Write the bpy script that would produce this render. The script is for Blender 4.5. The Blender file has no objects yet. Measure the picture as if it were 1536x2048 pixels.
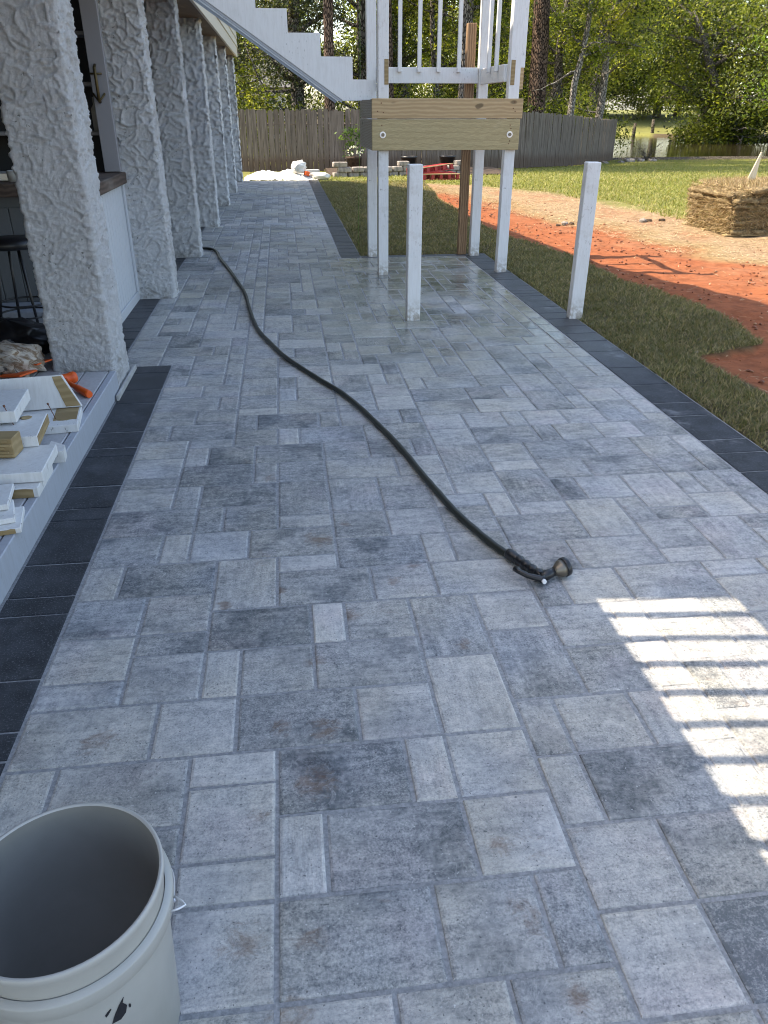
import bpy, math, random
import numpy as np
from mathutils import Vector, Matrix, noise as mnoise

random.seed(7)
rng = np.random.default_rng(7)
sc = bpy.context.scene
COL = sc.collection
R = math.radians

# ------------------------------------------------------------------ camera
cam_d = bpy.data.cameras.new('camera')
cam = bpy.data.objects.new('camera', cam_d)
COL.objects.link(cam)
cam.location = (0, 0, 1.55)
cam.rotation_euler = (R(90 - 27.657), 0, R(-6.928))
cam_d.sensor_fit = 'VERTICAL'
cam_d.sensor_height = 36.0
cam_d.lens = 36.0 * 1538 / 2048
cam_d.clip_start = 0.05
cam_d.clip_end = 3000
sc.camera = cam

# ------------------------------------------------------------------ light
SUN_EL = 55.4
SUN_DIR = Vector((math.cos(R(SUN_EL)), -0.06, -math.sin(R(SUN_EL)))).normalized()
world = bpy.data.worlds.new('World')
sc.world = world
world.use_nodes = True
wn = world.node_tree
wn.nodes.clear()
sky = wn.nodes.new('ShaderNodeTexSky')
sky.sky_type = 'NISHITA'
sky.sun_disc = False
sky.sun_elevation = R(SUN_EL)
sky.sun_rotation = R(-90)
sky.altitude = 5
sky.air_density = 1.0
sky.dust_density = 1.6
bg = wn.nodes.new('ShaderNodeBackground')
bg.inputs['Strength'].default_value = 0.15
wo = wn.nodes.new('ShaderNodeOutputWorld')
wn.links.new(sky.outputs[0], bg.inputs[0])
wn.links.new(bg.outputs[0], wo.inputs[0])

sun_d = bpy.data.lights.new('sun', 'SUN')
sun_d.energy = 3.0
sun_d.angle = R(0.3)
sun_d.color = (1.0, 0.93, 0.82)
sun = bpy.data.objects.new('sun', sun_d)
COL.objects.link(sun)
sun.rotation_euler = SUN_DIR.to_track_quat('-Z', 'Y').to_euler()
sun.location = (-20, 10, 30)

sc.view_settings.view_transform = 'Standard'
sc.view_settings.look = 'None'
sc.view_settings.gamma = 1
sc.view_settings.use_curve_mapping = False
sc.view_settings.exposure = 1.85
sc.view_settings.use_white_balance = True
sc.view_settings.white_balance_temperature = 7300
sc.view_settings.white_balance_tint = 10
sc.render.engine = 'CYCLES'
sc.cycles.use_denoising = True
sc.cycles.pixel_filter_type = 'BLACKMAN_HARRIS'
sc.cycles.filter_width = 1.05
sc.cycles.max_bounces = 6
sc.cycles.diffuse_bounces = 4
sc.cycles.transparent_max_bounces = 8


# ------------------------------------------------------------------ material helpers
class NT:
    def __init__(self, name):
        self.m = bpy.data.materials.new(name)
        self.m.use_nodes = True
        self.t = self.m.node_tree
        self.t.nodes.clear()
        self.out = self.t.nodes.new('ShaderNodeOutputMaterial')
        self.b = None

    def n(self, typ, **kw):
        nd = self.t.nodes.new(typ)
        for k, v in kw.items():
            setattr(nd, k, v)
        return nd

    def link(self, a, b):
        self.t.links.new(a, b)

    def put(self, sock, v):
        if isinstance(v, bpy.types.NodeSocket):
            self.link(v, sock)
        elif v is not None:
            if isinstance(v, (tuple, list)) and len(v) == 3 and sock.type == 'RGBA':
                v = (*v, 1)
            sock.default_value = v

    def bsdf(self, color, rough=0.7, spec=0.5, normal=None, metal=0.0, **kw):
        b = self.n('ShaderNodeBsdfPrincipled')
        self.put(b.inputs['Base Color'], color)
        self.put(b.inputs['Roughness'], rough)
        self.put(b.inputs['Specular IOR Level'], spec)
        self.put(b.inputs['Metallic'], metal)
        if normal is not None:
            self.link(normal, b.inputs['Normal'])
        for k, v in kw.items():
            self.put(b.inputs[k], v)
        self.link(b.outputs[0], self.out.inputs[0])
        self.b = b
        return b

    def coord(self, kind='Object'):
        return self.n('ShaderNodeTexCoord').outputs[kind]

    def pos(self):
        return self.n('ShaderNodeNewGeometry').outputs['Position']

    def mapping(self, v, scale=(1, 1, 1), loc=(0, 0, 0), rot=(0, 0, 0)):
        m = self.n('ShaderNodeMapping')
        self.link(v, m.inputs[0])
        m.inputs['Scale'].default_value = scale
        self.put(m.inputs['Location'], loc)
        m.inputs['Rotation'].default_value = rot
        return m.outputs[0]

    def noise(self, v, scale, detail=4, rough=0.55, dist=0.0):
        t = self.n('ShaderNodeTexNoise')
        self.link(v, t.inputs['Vector'])
        t.inputs['Scale'].default_value = scale
        t.inputs['Detail'].default_value = detail
        t.inputs['Roughness'].default_value = rough
        t.inputs['Distortion'].default_value = dist
        return t.outputs['Fac']

    def ramp(self, fac, stops):
        r = self.n('ShaderNodeValToRGB')
        self.link(fac, r.inputs[0])
        el = r.color_ramp.elements
        while len(el) < len(stops):
            el.new(0.5)
        for e, (p, c) in zip(el, stops):
            e.position = p
            e.color = (*c, 1) if len(c) == 3 else c
        return r.outputs[0]

    def step(self, fac, a, b, lo=0.0, hi=1.0):
        r = self.n('ShaderNodeMapRange', interpolation_type='SMOOTHSTEP')
        self.put(r.inputs[0], fac)
        for i, v in zip((1, 2, 3, 4), (a, b, lo, hi)):
            self.put(r.inputs[i], v)
        return r.outputs[0]

    def mix(self, f, a, b, mode='MIX'):
        m = self.n('ShaderNodeMix', data_type='RGBA', blend_type=mode)
        self.put(m.inputs[0], f)
        self.put(m.inputs[6], a)
        self.put(m.inputs[7], b)
        return m.outputs[2]

    def math(self, op, a, b=0.0, c=0.0):
        m = self.n('ShaderNodeMath', operation=op)
        self.put(m.inputs[0], a)
        self.put(m.inputs[1], b)
        self.put(m.inputs[2], c)
        return m.outputs[0]

    def vadd(self, a, b):
        m = self.n('ShaderNodeVectorMath', operation='ADD')
        self.put(m.inputs[0], a)
        self.put(m.inputs[1], b)
        return m.outputs[0]

    def attr(self, name):
        return self.n('ShaderNodeAttribute', attribute_name=name)

    def sep(self, c):
        s = self.n('ShaderNodeSeparateColor')
        self.link(c, s.inputs[0])
        return s.outputs

    def sepxyz(self, c):
        s = self.n('ShaderNodeSeparateXYZ')
        self.link(c, s.inputs[0])
        return s.outputs

    def comb(self, x, y, z):
        s = self.n('ShaderNodeCombineXYZ')
        for i, v in enumerate((x, y, z)):
            self.put(s.inputs[i], v)
        return s.outputs[0]

    def bump(self, h, strength=0.3, dist=0.01, normal=None):
        b = self.n('ShaderNodeBump')
        self.link(h, b.inputs['Height'])
        b.inputs['Strength'].default_value = strength
        b.inputs['Distance'].default_value = dist
        if normal is not None:
            self.link(normal, b.inputs['Normal'])
        return b.outputs[0]


# ------------------------------------------------------------------ materials
STAINS = [(0.06, 2.734, 0.1), (0.18, 2.839, 0.05), (-0.138, 3.352, 0.06), (0.332, 2.391, 0.05), (0.02, 1.952, 0.05), (0.033, 1.652, 0.07), (-0.087, 1.667, 0.05), (0.003, 1.462, 0.09), (-0.146, 1.36, 0.04), (-0.183, 1.04, 0.07), (-0.032, 1.027, 0.05), (0.441, 1.015, 0.06), (0.425, 1.21, 0.05), (-0.076, 0.88, 0.06), (0.498, 1.977, 0.05), (0.426, 1.041, 0.05), (-0.589, 1.679, 0.08), (-0.285, 2.302, 0.04), (0.422, 2.487, 0.05), (0.147, 2.188, 0.06), (0.49, 0.84, 0.05), (-0.093, 2.375, 0.04)]


def mat_paver():
    t = NT('paver_stone')
    a = t.attr('tone')
    s = t.sep(a.outputs['Color'])
    light, orient, seed = s[0], s[1], s[2]
    P = t.pos()
    off = t.comb(t.math('MULTIPLY', seed, 91.0), t.math('MULTIPLY', seed, 53.0), 0.0)
    Q = t.vadd(P, off)
    n1 = t.noise(t.mapping(Q, (5, 42, 6)), 1.0, 6, 0.66, 0.4)
    n2 = t.noise(t.mapping(Q, (42, 5, 6)), 1.0, 6, 0.66, 0.4)
    om = t.n('ShaderNodeMix', data_type='FLOAT')
    t.link(orient, om.inputs[0]); t.link(n1, om.inputs[2]); t.link(n2, om.inputs[3])
    streak = om.outputs[0]
    patch = t.noise(Q, 5.5, 5, 0.6, 0.3)
    grain = t.noise(Q, 150, 3, 0.75)
    mott = t.noise(Q, 34, 5, 0.75)
    d = t.math('ADD', t.math('MULTIPLY', patch, 0.38), t.math('MULTIPLY', streak, 0.42))
    d = t.math('ADD', d, t.math('MULTIPLY', t.math('SUBTRACT', mott, 0.5), 0.72))
    d = t.math('ADD', d, t.math('MULTIPLY', t.math('SUBTRACT', grain, 0.5), 0.80))
    d = t.math('ADD', d, t.math('MULTIPLY', light, 0.52))
    dark = t.math('MULTIPLY', t.math('SUBTRACT', d, 0.42), 1.75)
    base = t.ramp(dark, [(0.0, (0.125, 0.134, 0.143)), (0.25, (0.245, 0.250, 0.252)), (0.58, (0.400, 0.394, 0.385)), (1.0, (0.58, 0.56, 0.53))])
    # dark smudged bloom in the stone: a soft blot broken up by grit
    blot = t.step(t.math('ADD', t.noise(t.vadd(Q, (3.1, 8.2, 0)), 4.2, 3, 0.55, 0.4), t.math('MULTIPLY', t.math('SUBTRACT', t.noise(Q, 75, 4, 0.8), 0.5), 0.55)), 0.52, 0.63)
    blot = t.math('MULTIPLY', blot, t.step(light, 0.25, 0.75, 0.70, 0.22))
    base = t.mix(blot, base, t.mix(1.0, base, (0.36, 0.40, 0.44), 'MULTIPLY'))
    # warm / cool drift between stones
    hue = t.noise(Q, 2.3, 2)
    base = t.mix(t.step(t.noise(t.vadd(Q, (11, 4, 0)), 1.7, 2), 0.48, 0.66, 0, 0.6), base, t.mix(1.0, base, (0.93, 0.98, 1.06), 'MULTIPLY'))
    base = t.mix(t.step(t.noise(t.vadd(Q, (1, 14, 0)), 3.1, 2), 0.52, 0.7, 0, 0.6), base, t.mix(1.0, base, (1.06, 0.99, 1.02), 'MULTIPLY'))
    base = t.mix(t.step(hue, 0.35, 0.7, 0, 0.6), base, t.mix(1.0, base, (1.06, 1.0, 0.86), 'MULTIPLY'))
    # pores and quartz specks
    pore = t.step(t.noise(Q, 120, 2, 0.5), 0.67, 0.73)
    base = t.mix(t.math('MULTIPLY', pore, 0.75), base, (0.05, 0.055, 0.06))
    speck = t.step(t.noise(t.vadd(Q, (7, 3, 1)), 115, 2, 0.5), 0.69, 0.75)
    base = t.mix(t.math('MULTIPLY', speck, 0.55), base, (0.72, 0.71, 0.68))
    # thin veins of pale efflorescence
    vein = t.noise(t.mapping(Q, (7, 11, 5)), 1.0, 4, 0.6, 1.2)
    vv = t.math('ABSOLUTE', t.math('SUBTRACT', vein, 0.5))
    base = t.mix(t.step(vv, 0.0, 0.012, 0.22, 0.0), base, (0.58, 0.57, 0.54))
    # rust-brown stains left by clay
    st = None
    for sx_, sy_, sr_ in STAINS:
        dn = t.n('ShaderNodeVectorMath', operation='DISTANCE')
        t.link(P, dn.inputs[0]); dn.inputs[1].default_value = (sx_, sy_, 0)
        m_ = t.step(dn.outputs['Value'], sr_ * 0.1, sr_ * 1.5, 1.0, 0.0)
        st = m_ if st is None else t.math('MAXIMUM', st, m_)
    gen = t.step(t.noise(P, 2.6, 2, 0.5), 0.54, 0.68, 0.0, 0.55)
    st = t.math('MAXIMUM', st, gen)
    st = t.step(t.math('ADD', t.math('MULTIPLY', st, 0.34), t.noise(t.mapping(P, (16, 24, 5)), 1.0, 7, 0.78, 0.9)), 0.68, 0.96)
    base = t.mix(t.math('MULTIPLY', st, t.step(t.sepxyz(P)[1], 2.5, 6.0, 0.6, 0.2)), base, (0.135, 0.070, 0.034))
    # sand left in the arrises
    # wet area hosed down round the posts
    xyz = t.sepxyz(P)
    wy = t.math('MULTIPLY', t.step(xyz[1], 3.6, 6.2), t.step(xyz[1], 9.0, 12.5, 1, 0))
    wx = t.step(xyz[0], -0.5, 0.9)
    wn_ = t.step(t.noise(P, 1.1, 3, 0.55), 0.22, 0.5)
    wet = t.math('MULTIPLY', t.math('MULTIPLY', wy, wx), wn_)
    wetfar = t.math('MULTIPLY', t.step(xyz[1], 3.5, 8.0, 0.0, 0.55), t.step(t.noise(P, 0.9, 3), 0.4, 0.6))
    wet = t.math('MAXIMUM', wet, wetfar)
    base = t.mix(wet, base, t.mix(1.0, base, (0.72, 0.73, 0.66), 'MULTIPLY'))
    rough = t.math('SUBTRACT', t.math('ADD', 0.72, t.math('MULTIPLY', grain, 0.2)), t.math('MULTIPLY', wet, 0.72))
    cleft = t.math('ADD', t.math('MULTIPLY', patch, 0.9), t.math('MULTIPLY', streak, 0.6))
    dry = t.math('SUBTRACT', 1.0, t.math('MULTIPLY', wet, 0.85))
    nb = t.bump(t.math('MULTIPLY', cleft, dry), 0.55, 0.012)
    nb = t.bump(t.math('MULTIPLY', t.noise(Q, 120, 3, 0.7), dry), 0.40, 0.004, nb)
    t.bsdf(base, rough, 0.45, nb)
    return t.m


def mat_border():
    t = NT('charcoal_paver')
    P = t.pos()
    s = t.sep(t.attr('tone').outputs['Color'])
    Q = t.vadd(P, t.comb(t.math('MULTIPLY', s[2], 40.0), 0.0, 0.0))
    g = t.noise(Q, 150, 4, 0.8)
    p = t.noise(Q, 6, 5, 0.65)
    c = t.mix(t.step(p, 0.35, 0.68), (0.014, 0.017, 0.022), (0.040, 0.045, 0.054))
    c = t.mix(t.step(g, 0.54, 0.66, 0, 0.6), c, (0.17, 0.18, 0.20))
    c = t.mix(t.step(t.noise(P, 55, 4, 0.8), 0.60, 0.72, 0, 0.35), c, (0.26, 0.265, 0.27))
    dust = t.math('MULTIPLY', t.step(t.noise(P, 3.2, 5, 0.7), 0.55, 0.72), 0.45)
    xyz = t.sepxyz(P)
    dust = t.math('MULTIPLY', dust, t.step(xyz[0], 0.5, 2.2, 0.25, 1.0))
    c = t.mix(dust, c, (0.30, 0.31, 0.33))
    wet = t.math('MULTIPLY', t.step(xyz[1], 4.0, 5.6), t.step(xyz[0], -2, 1.5, 0.7, 1.0))
    r = t.math('SUBTRACT', t.math('ADD', 0.74, t.math('MULTIPLY', p, 0.2)), t.math('MULTIPLY', wet, 0.5))
    nb = t.bump(g, 0.7, 0.008)
    nb = t.bump(p, 0.3, 0.006, nb)
    t.bsdf(c, r, 0.5, nb)
    return t.m


def mat_noisy(name, c1, c2, scale=20, rough=0.7, bump=0.2, bdist=0.004, stretch=(1, 1, 1), spec=0.4, detail=5, lo=0.3, hi=0.7, coord='Object', fine=None):
    t = NT(name)
    v = t.mapping(t.coord(coord), stretch)
    f = t.noise(v, scale, detail, 0.62)
    c = t.mix(t.step(f, lo, hi), c1, c2)
    if fine:
        f2 = t.noise(v, fine[0], 3, 0.6)
        c = t.mix(t.step(f2, fine[1], fine[1] + 0.1, 0, fine[3]), c, fine[2])
    nb = t.bump(f, bump, bdist)
    t.bsdf(c, rough, spec, nb)
    return t.m


def mat_paint(name, c, dirt=(0.40, 0.38, 0.34), amt=0.35, chips=0.5, chip_col=(0.06, 0.05, 0.045), rough=0.5):
    """White house paint over lumber: faint grain, scuffs and chips."""
    t = NT(name)
    v = t.coord('Object')
    g = t.noise(t.mapping(v, (9, 9, 1.4)), 6, 5, 0.6)
    col = t.mix(t.step(g, 0.35, 0.75, 0, amt * 0.5), c, dirt)
    s = t.noise(v, 2.2, 4, 0.65)
    col = t.mix(t.step(s, 0.55, 0.78, 0, amt), col, dirt)
    ch = t.math('MULTIPLY', t.step(t.noise(t.mapping(v, (1, 1, 0.35)), 60, 3, 0.7), 0.62, 0.68), t.step(t.noise(v, 3.1, 3), 0.45, 0.62))
    col = t.mix(t.math('MULTIPLY', ch, chips), col, chip_col)
    nb = t.bump(t.noise(t.mapping(v, (20, 20, 2)), 8, 4, 0.6), 0.12, 0.003)
    t.bsdf(col, rough, 0.4, nb)
    return t.m


def mat_post(name, c, worn):
    t = NT(name)
    v = t.coord('Object')
    z = t.sepxyz(v)[2]
    g = t.noise(t.mapping(v, (14, 14, 1.2)), 6, 5, 0.62)
    col = t.mix(t.step(g, 0.35, 0.75, 0, 0.22), c, (0.45, 0.42, 0.38))
    s_ = t.noise(v, 3.5, 5, 0.7)
    col = t.mix(t.step(s_, 0.52, 0.72, 0, 0.30 + 0.35 * worn), col, (0.40, 0.36, 0.31))
    foot = t.math('MULTIPLY', t.step(z, 0.01, 0.22, 0.8, 0.0), t.step(t.noise(v, 22, 4, 0.7), 0.38, 0.62))
    col = t.mix(foot, col, (0.30, 0.25, 0.19))
    ch = t.math('MULTIPLY', t.step(t.noise(t.mapping(v, (1, 1, 0.4)), 70, 4, 0.75), 0.60 - 0.02 * worn, 0.66), t.step(t.noise(v, 4.1, 3, 0.6), 0.50 - 0.06 * worn, 0.64))
    col = t.mix(t.math('MULTIPLY', ch, 0.75), col, (0.16, 0.12, 0.09))
    nb = t.bump(t.noise(t.mapping(v, (24, 24, 2)), 8, 4, 0.6), 0.2, 0.003)
    nb = t.bump(ch, 0.5, -0.002, nb)
    t.bsdf(col, 0.55, 0.4, nb)
    return t.m


def mat_wood(name, c1, c2, axis='X', ring=26, rough=0.65, knots=True, contrast=1.0):
    t = NT(name)
    v = t.coord('Object')
    sc_ = {'X': (0.9, 6, 9), 'Y': (6, 0.9, 9), 'Z': (9, 6, 0.9)}[axis]
    m = t.mapping(v, sc_)
    w = t.n('ShaderNodeTexWave', wave_type='BANDS', bands_direction={'X': 'Z', 'Y': 'Z', 'Z': 'X'}[axis])
    t.link(t.mapping(v, tuple(0.4 if 'XYZ'[i] == axis else 1.0 for i in range(3))), w.inputs[0])
    w.inputs['Scale'].default_value = ring
    w.inputs['Distortion'].default_value = 5.0
    w.inputs['Detail'].default_value = 3
    w.inputs['Detail Scale'].default_value = 1.3
    n_ = t.noise(m, 4, 6, 0.65)
    f = t.math('ADD', t.math('MULTIPLY', w.outputs['Fac'], 0.55 * contrast), t.math('MULTIPLY', n_, 0.5))
    c = t.mix(t.step(f, 0.25, 0.85), c1, c2)
    if knots:
        k = t.noise(t.mapping(v, tuple(0.55 if 'XYZ'[i] == axis else 1.0 for i in range(3))), 9, 1, 0.3)
        c = t.mix(t.step(k, 0.72, 0.78, 0, 0.75), c, tuple(x * 0.25 for x in c1))
    d = t.noise(v, 1.6, 4, 0.6)
    c = t.mix(t.step(d, 0.55, 0.8, 0, 0.25), c, (0.42, 0.40, 0.36))
    nb = t.bump(f, 0.2, 0.003)
    t.bsdf(c, rough, 0.35, nb)
    return t.m


def mat_plain(name, c, rough=0.5, metal=0.0, spec=0.5, bump=0.0, bscale=60):
    t = NT(name)
    nb = None
    v = t.coord('Object')
    f = t.noise(v, 14, 4, 0.6)
    col = t.mix(t.step(f, 0.3, 0.75, 0, 0.3), c, tuple(x * 0.72 for x in c))
    if bump:
        nb = t.bump(t.noise(v, bscale, 3, 0.6), bump, 0.004)
    t.bsdf(col, rough, spec, nb, metal)
    return t.m


def mat_leaf(name, trans=0.5):
    t = NT(name)
    a = t.attr('col').outputs['Color']
    d = t.n('ShaderNodeBsdfPrincipled')
    t.link(a, d.inputs['Base Color'])
    d.inputs['Roughness'].default_value = 0.55
    d.inputs['Specular IOR Level'].default_value = 0.35
    tr = t.n('ShaderNodeBsdfTranslucent')
    t.link(t.mix(1.0, a, (1.55, 1.55, 0.75), 'MULTIPLY'), tr.inputs[0])
    m = t.n('ShaderNodeMixShader')
    m.inputs[0].default_value = trans
    t.link(d.outputs[0], m.inputs[1])
    t.link(tr.outputs[0], m.inputs[2])
    t.link(m.outputs[0], t.out.inputs[0])
    return t.m


def mat_ground():
    t = NT('yard_ground')
    a = t.attr('col').outputs['Color']
    P = t.pos()
    f = t.noise(P, 9, 7, 0.68)
    g = t.noise(P, 60, 4, 0.7)
    c = t.mix(1.0, a, t.ramp(f, [(0.25, (0.55, 0.52, 0.50)), (0.55, (1, 1, 1)), (0.8, (1.25, 1.22, 1.18))]), 'MULTIPLY')
    c = t.mix(t.step(g, 0.55, 0.75, 0, 0.35), c, t.mix(1.0, c, (0.5, 0.48, 0.46), 'MULTIPLY'))
    nb = t.bump(f, 0.6, 0.05)
    nb = t.bump(g, 0.5, 0.012, nb)
    t.bsdf(c, 0.95, 0.15, nb)
    return t.m


def mat_stucco():
    t = NT('rough_white_stucco')
    v = t.coord('Object')
    f = t.noise(v, 30, 5, 0.7)
    c = t.mix(t.step(f, 0.3, 0.7), (0.74, 0.74, 0.745), (0.86, 0.86, 0.86))
    p = t.noise(v, 42, 3, 0.6)
    q = t.noise(v, 5.5, 3, 0.6)
    pit = t.math('MULTIPLY', t.step(p, 0.62, 0.68), t.step(q, 0.50, 0.62))
    c = t.mix(t.math('MULTIPLY', pit, 0.75), c, (0.10, 0.095, 0.08))
    c = t.mix(t.step(t.noise(v, 1.7, 3), 0.5, 0.8, 0, 0.35), c, (0.42, 0.40, 0.38))
    zb = t.sepxyz(v)[2]
    c = t.mix(t.math('MULTIPLY', t.step(zb, 0.02, 0.30, 0.55, 0.0), t.step(t.noise(v, 9, 4, 0.7), 0.4, 0.65)), c, (0.30, 0.27, 0.23))
    nb = t.bump(t.noise(v, 95, 6, 0.85), 1.0, 0.026)
    c = t.mix(t.step(t.noise(v, 150, 3, 0.7), 0.35, 0.6, 0.10, 0.0), c, (0.22, 0.21, 0.20))
    nb = t.bump(pit, 0.8, -0.01, nb)
    t.bsdf(c, 0.9, 0.2, nb)
    return t.m


def mat_water():
    t = NT('creek_water')
    P = t.pos()
    f = t.noise(t.mapping(P, (0.8, 2.2, 1)), 1.6, 4, 0.6)
    nb = t.bump(f, 0.10, 0.05)
    t.bsdf((0.034, 0.027, 0.013), 0.05, 0.5, nb)
    return t.m


def mat_bark(name, c1, c2):
    t = NT(name)
    v = t.coord('Object')
    vo = t.n('ShaderNodeTexVoronoi', feature='DISTANCE_TO_EDGE')
    t.link(t.mapping(v, (9, 9, 2.6)), vo.inputs['Vector'])
    vo.inputs['Scale'].default_value = 2.4
    f = t.noise(t.mapping(v, (5, 5, 1.2)), 3, 6, 0.68)
    k = t.step(vo.outputs['Distance'], 0.02, 0.22)
    h = t.math('MULTIPLY', k, t.math('ADD', f, 0.4))
    c = t.mix(t.step(h, 0.2, 0.75), c1, c2)
    nb = t.bump(h, 0.9, 0.05)
    t.bsdf(c, 0.9, 0.15, nb)
    return t.m


def mat_picket():
    t = NT('weathered_picket')
    v = t.coord('Object')
    oi = t.n('ShaderNodeObjectInfo')
    rnd = oi.outputs['Random']
    Q = t.vadd(v, t.comb(t.math('MULTIPLY', rnd, 31.0), 0.0, t.math('MULTIPLY', rnd, 17.0)))
    f = t.noise(t.mapping(Q, (26, 26, 1.1)), 1.5, 6, 0.7)
    c = t.mix(t.step(f, 0.3, 0.72), (0.078, 0.062, 0.049), (0.245, 0.205, 0.170))
    c = t.mix(t.math('MULTIPLY', rnd, 0.45), c, (0.13, 0.105, 0.086))
    z = t.sepxyz(v)[2]
    low = t.step(t.math('ADD', z, t.math('MULTIPLY', t.noise(t.pos(), 1.2, 3), 0.2)), 0.30, 0.62, 0.55, 0.0)
    c = t.mix(low, c, (0.085, 0.050, 0.032))
    nb = t.bump(f, 0.4, 0.006)
    t.bsdf(c, 0.9, 0.15, nb)
    return t.m


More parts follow.
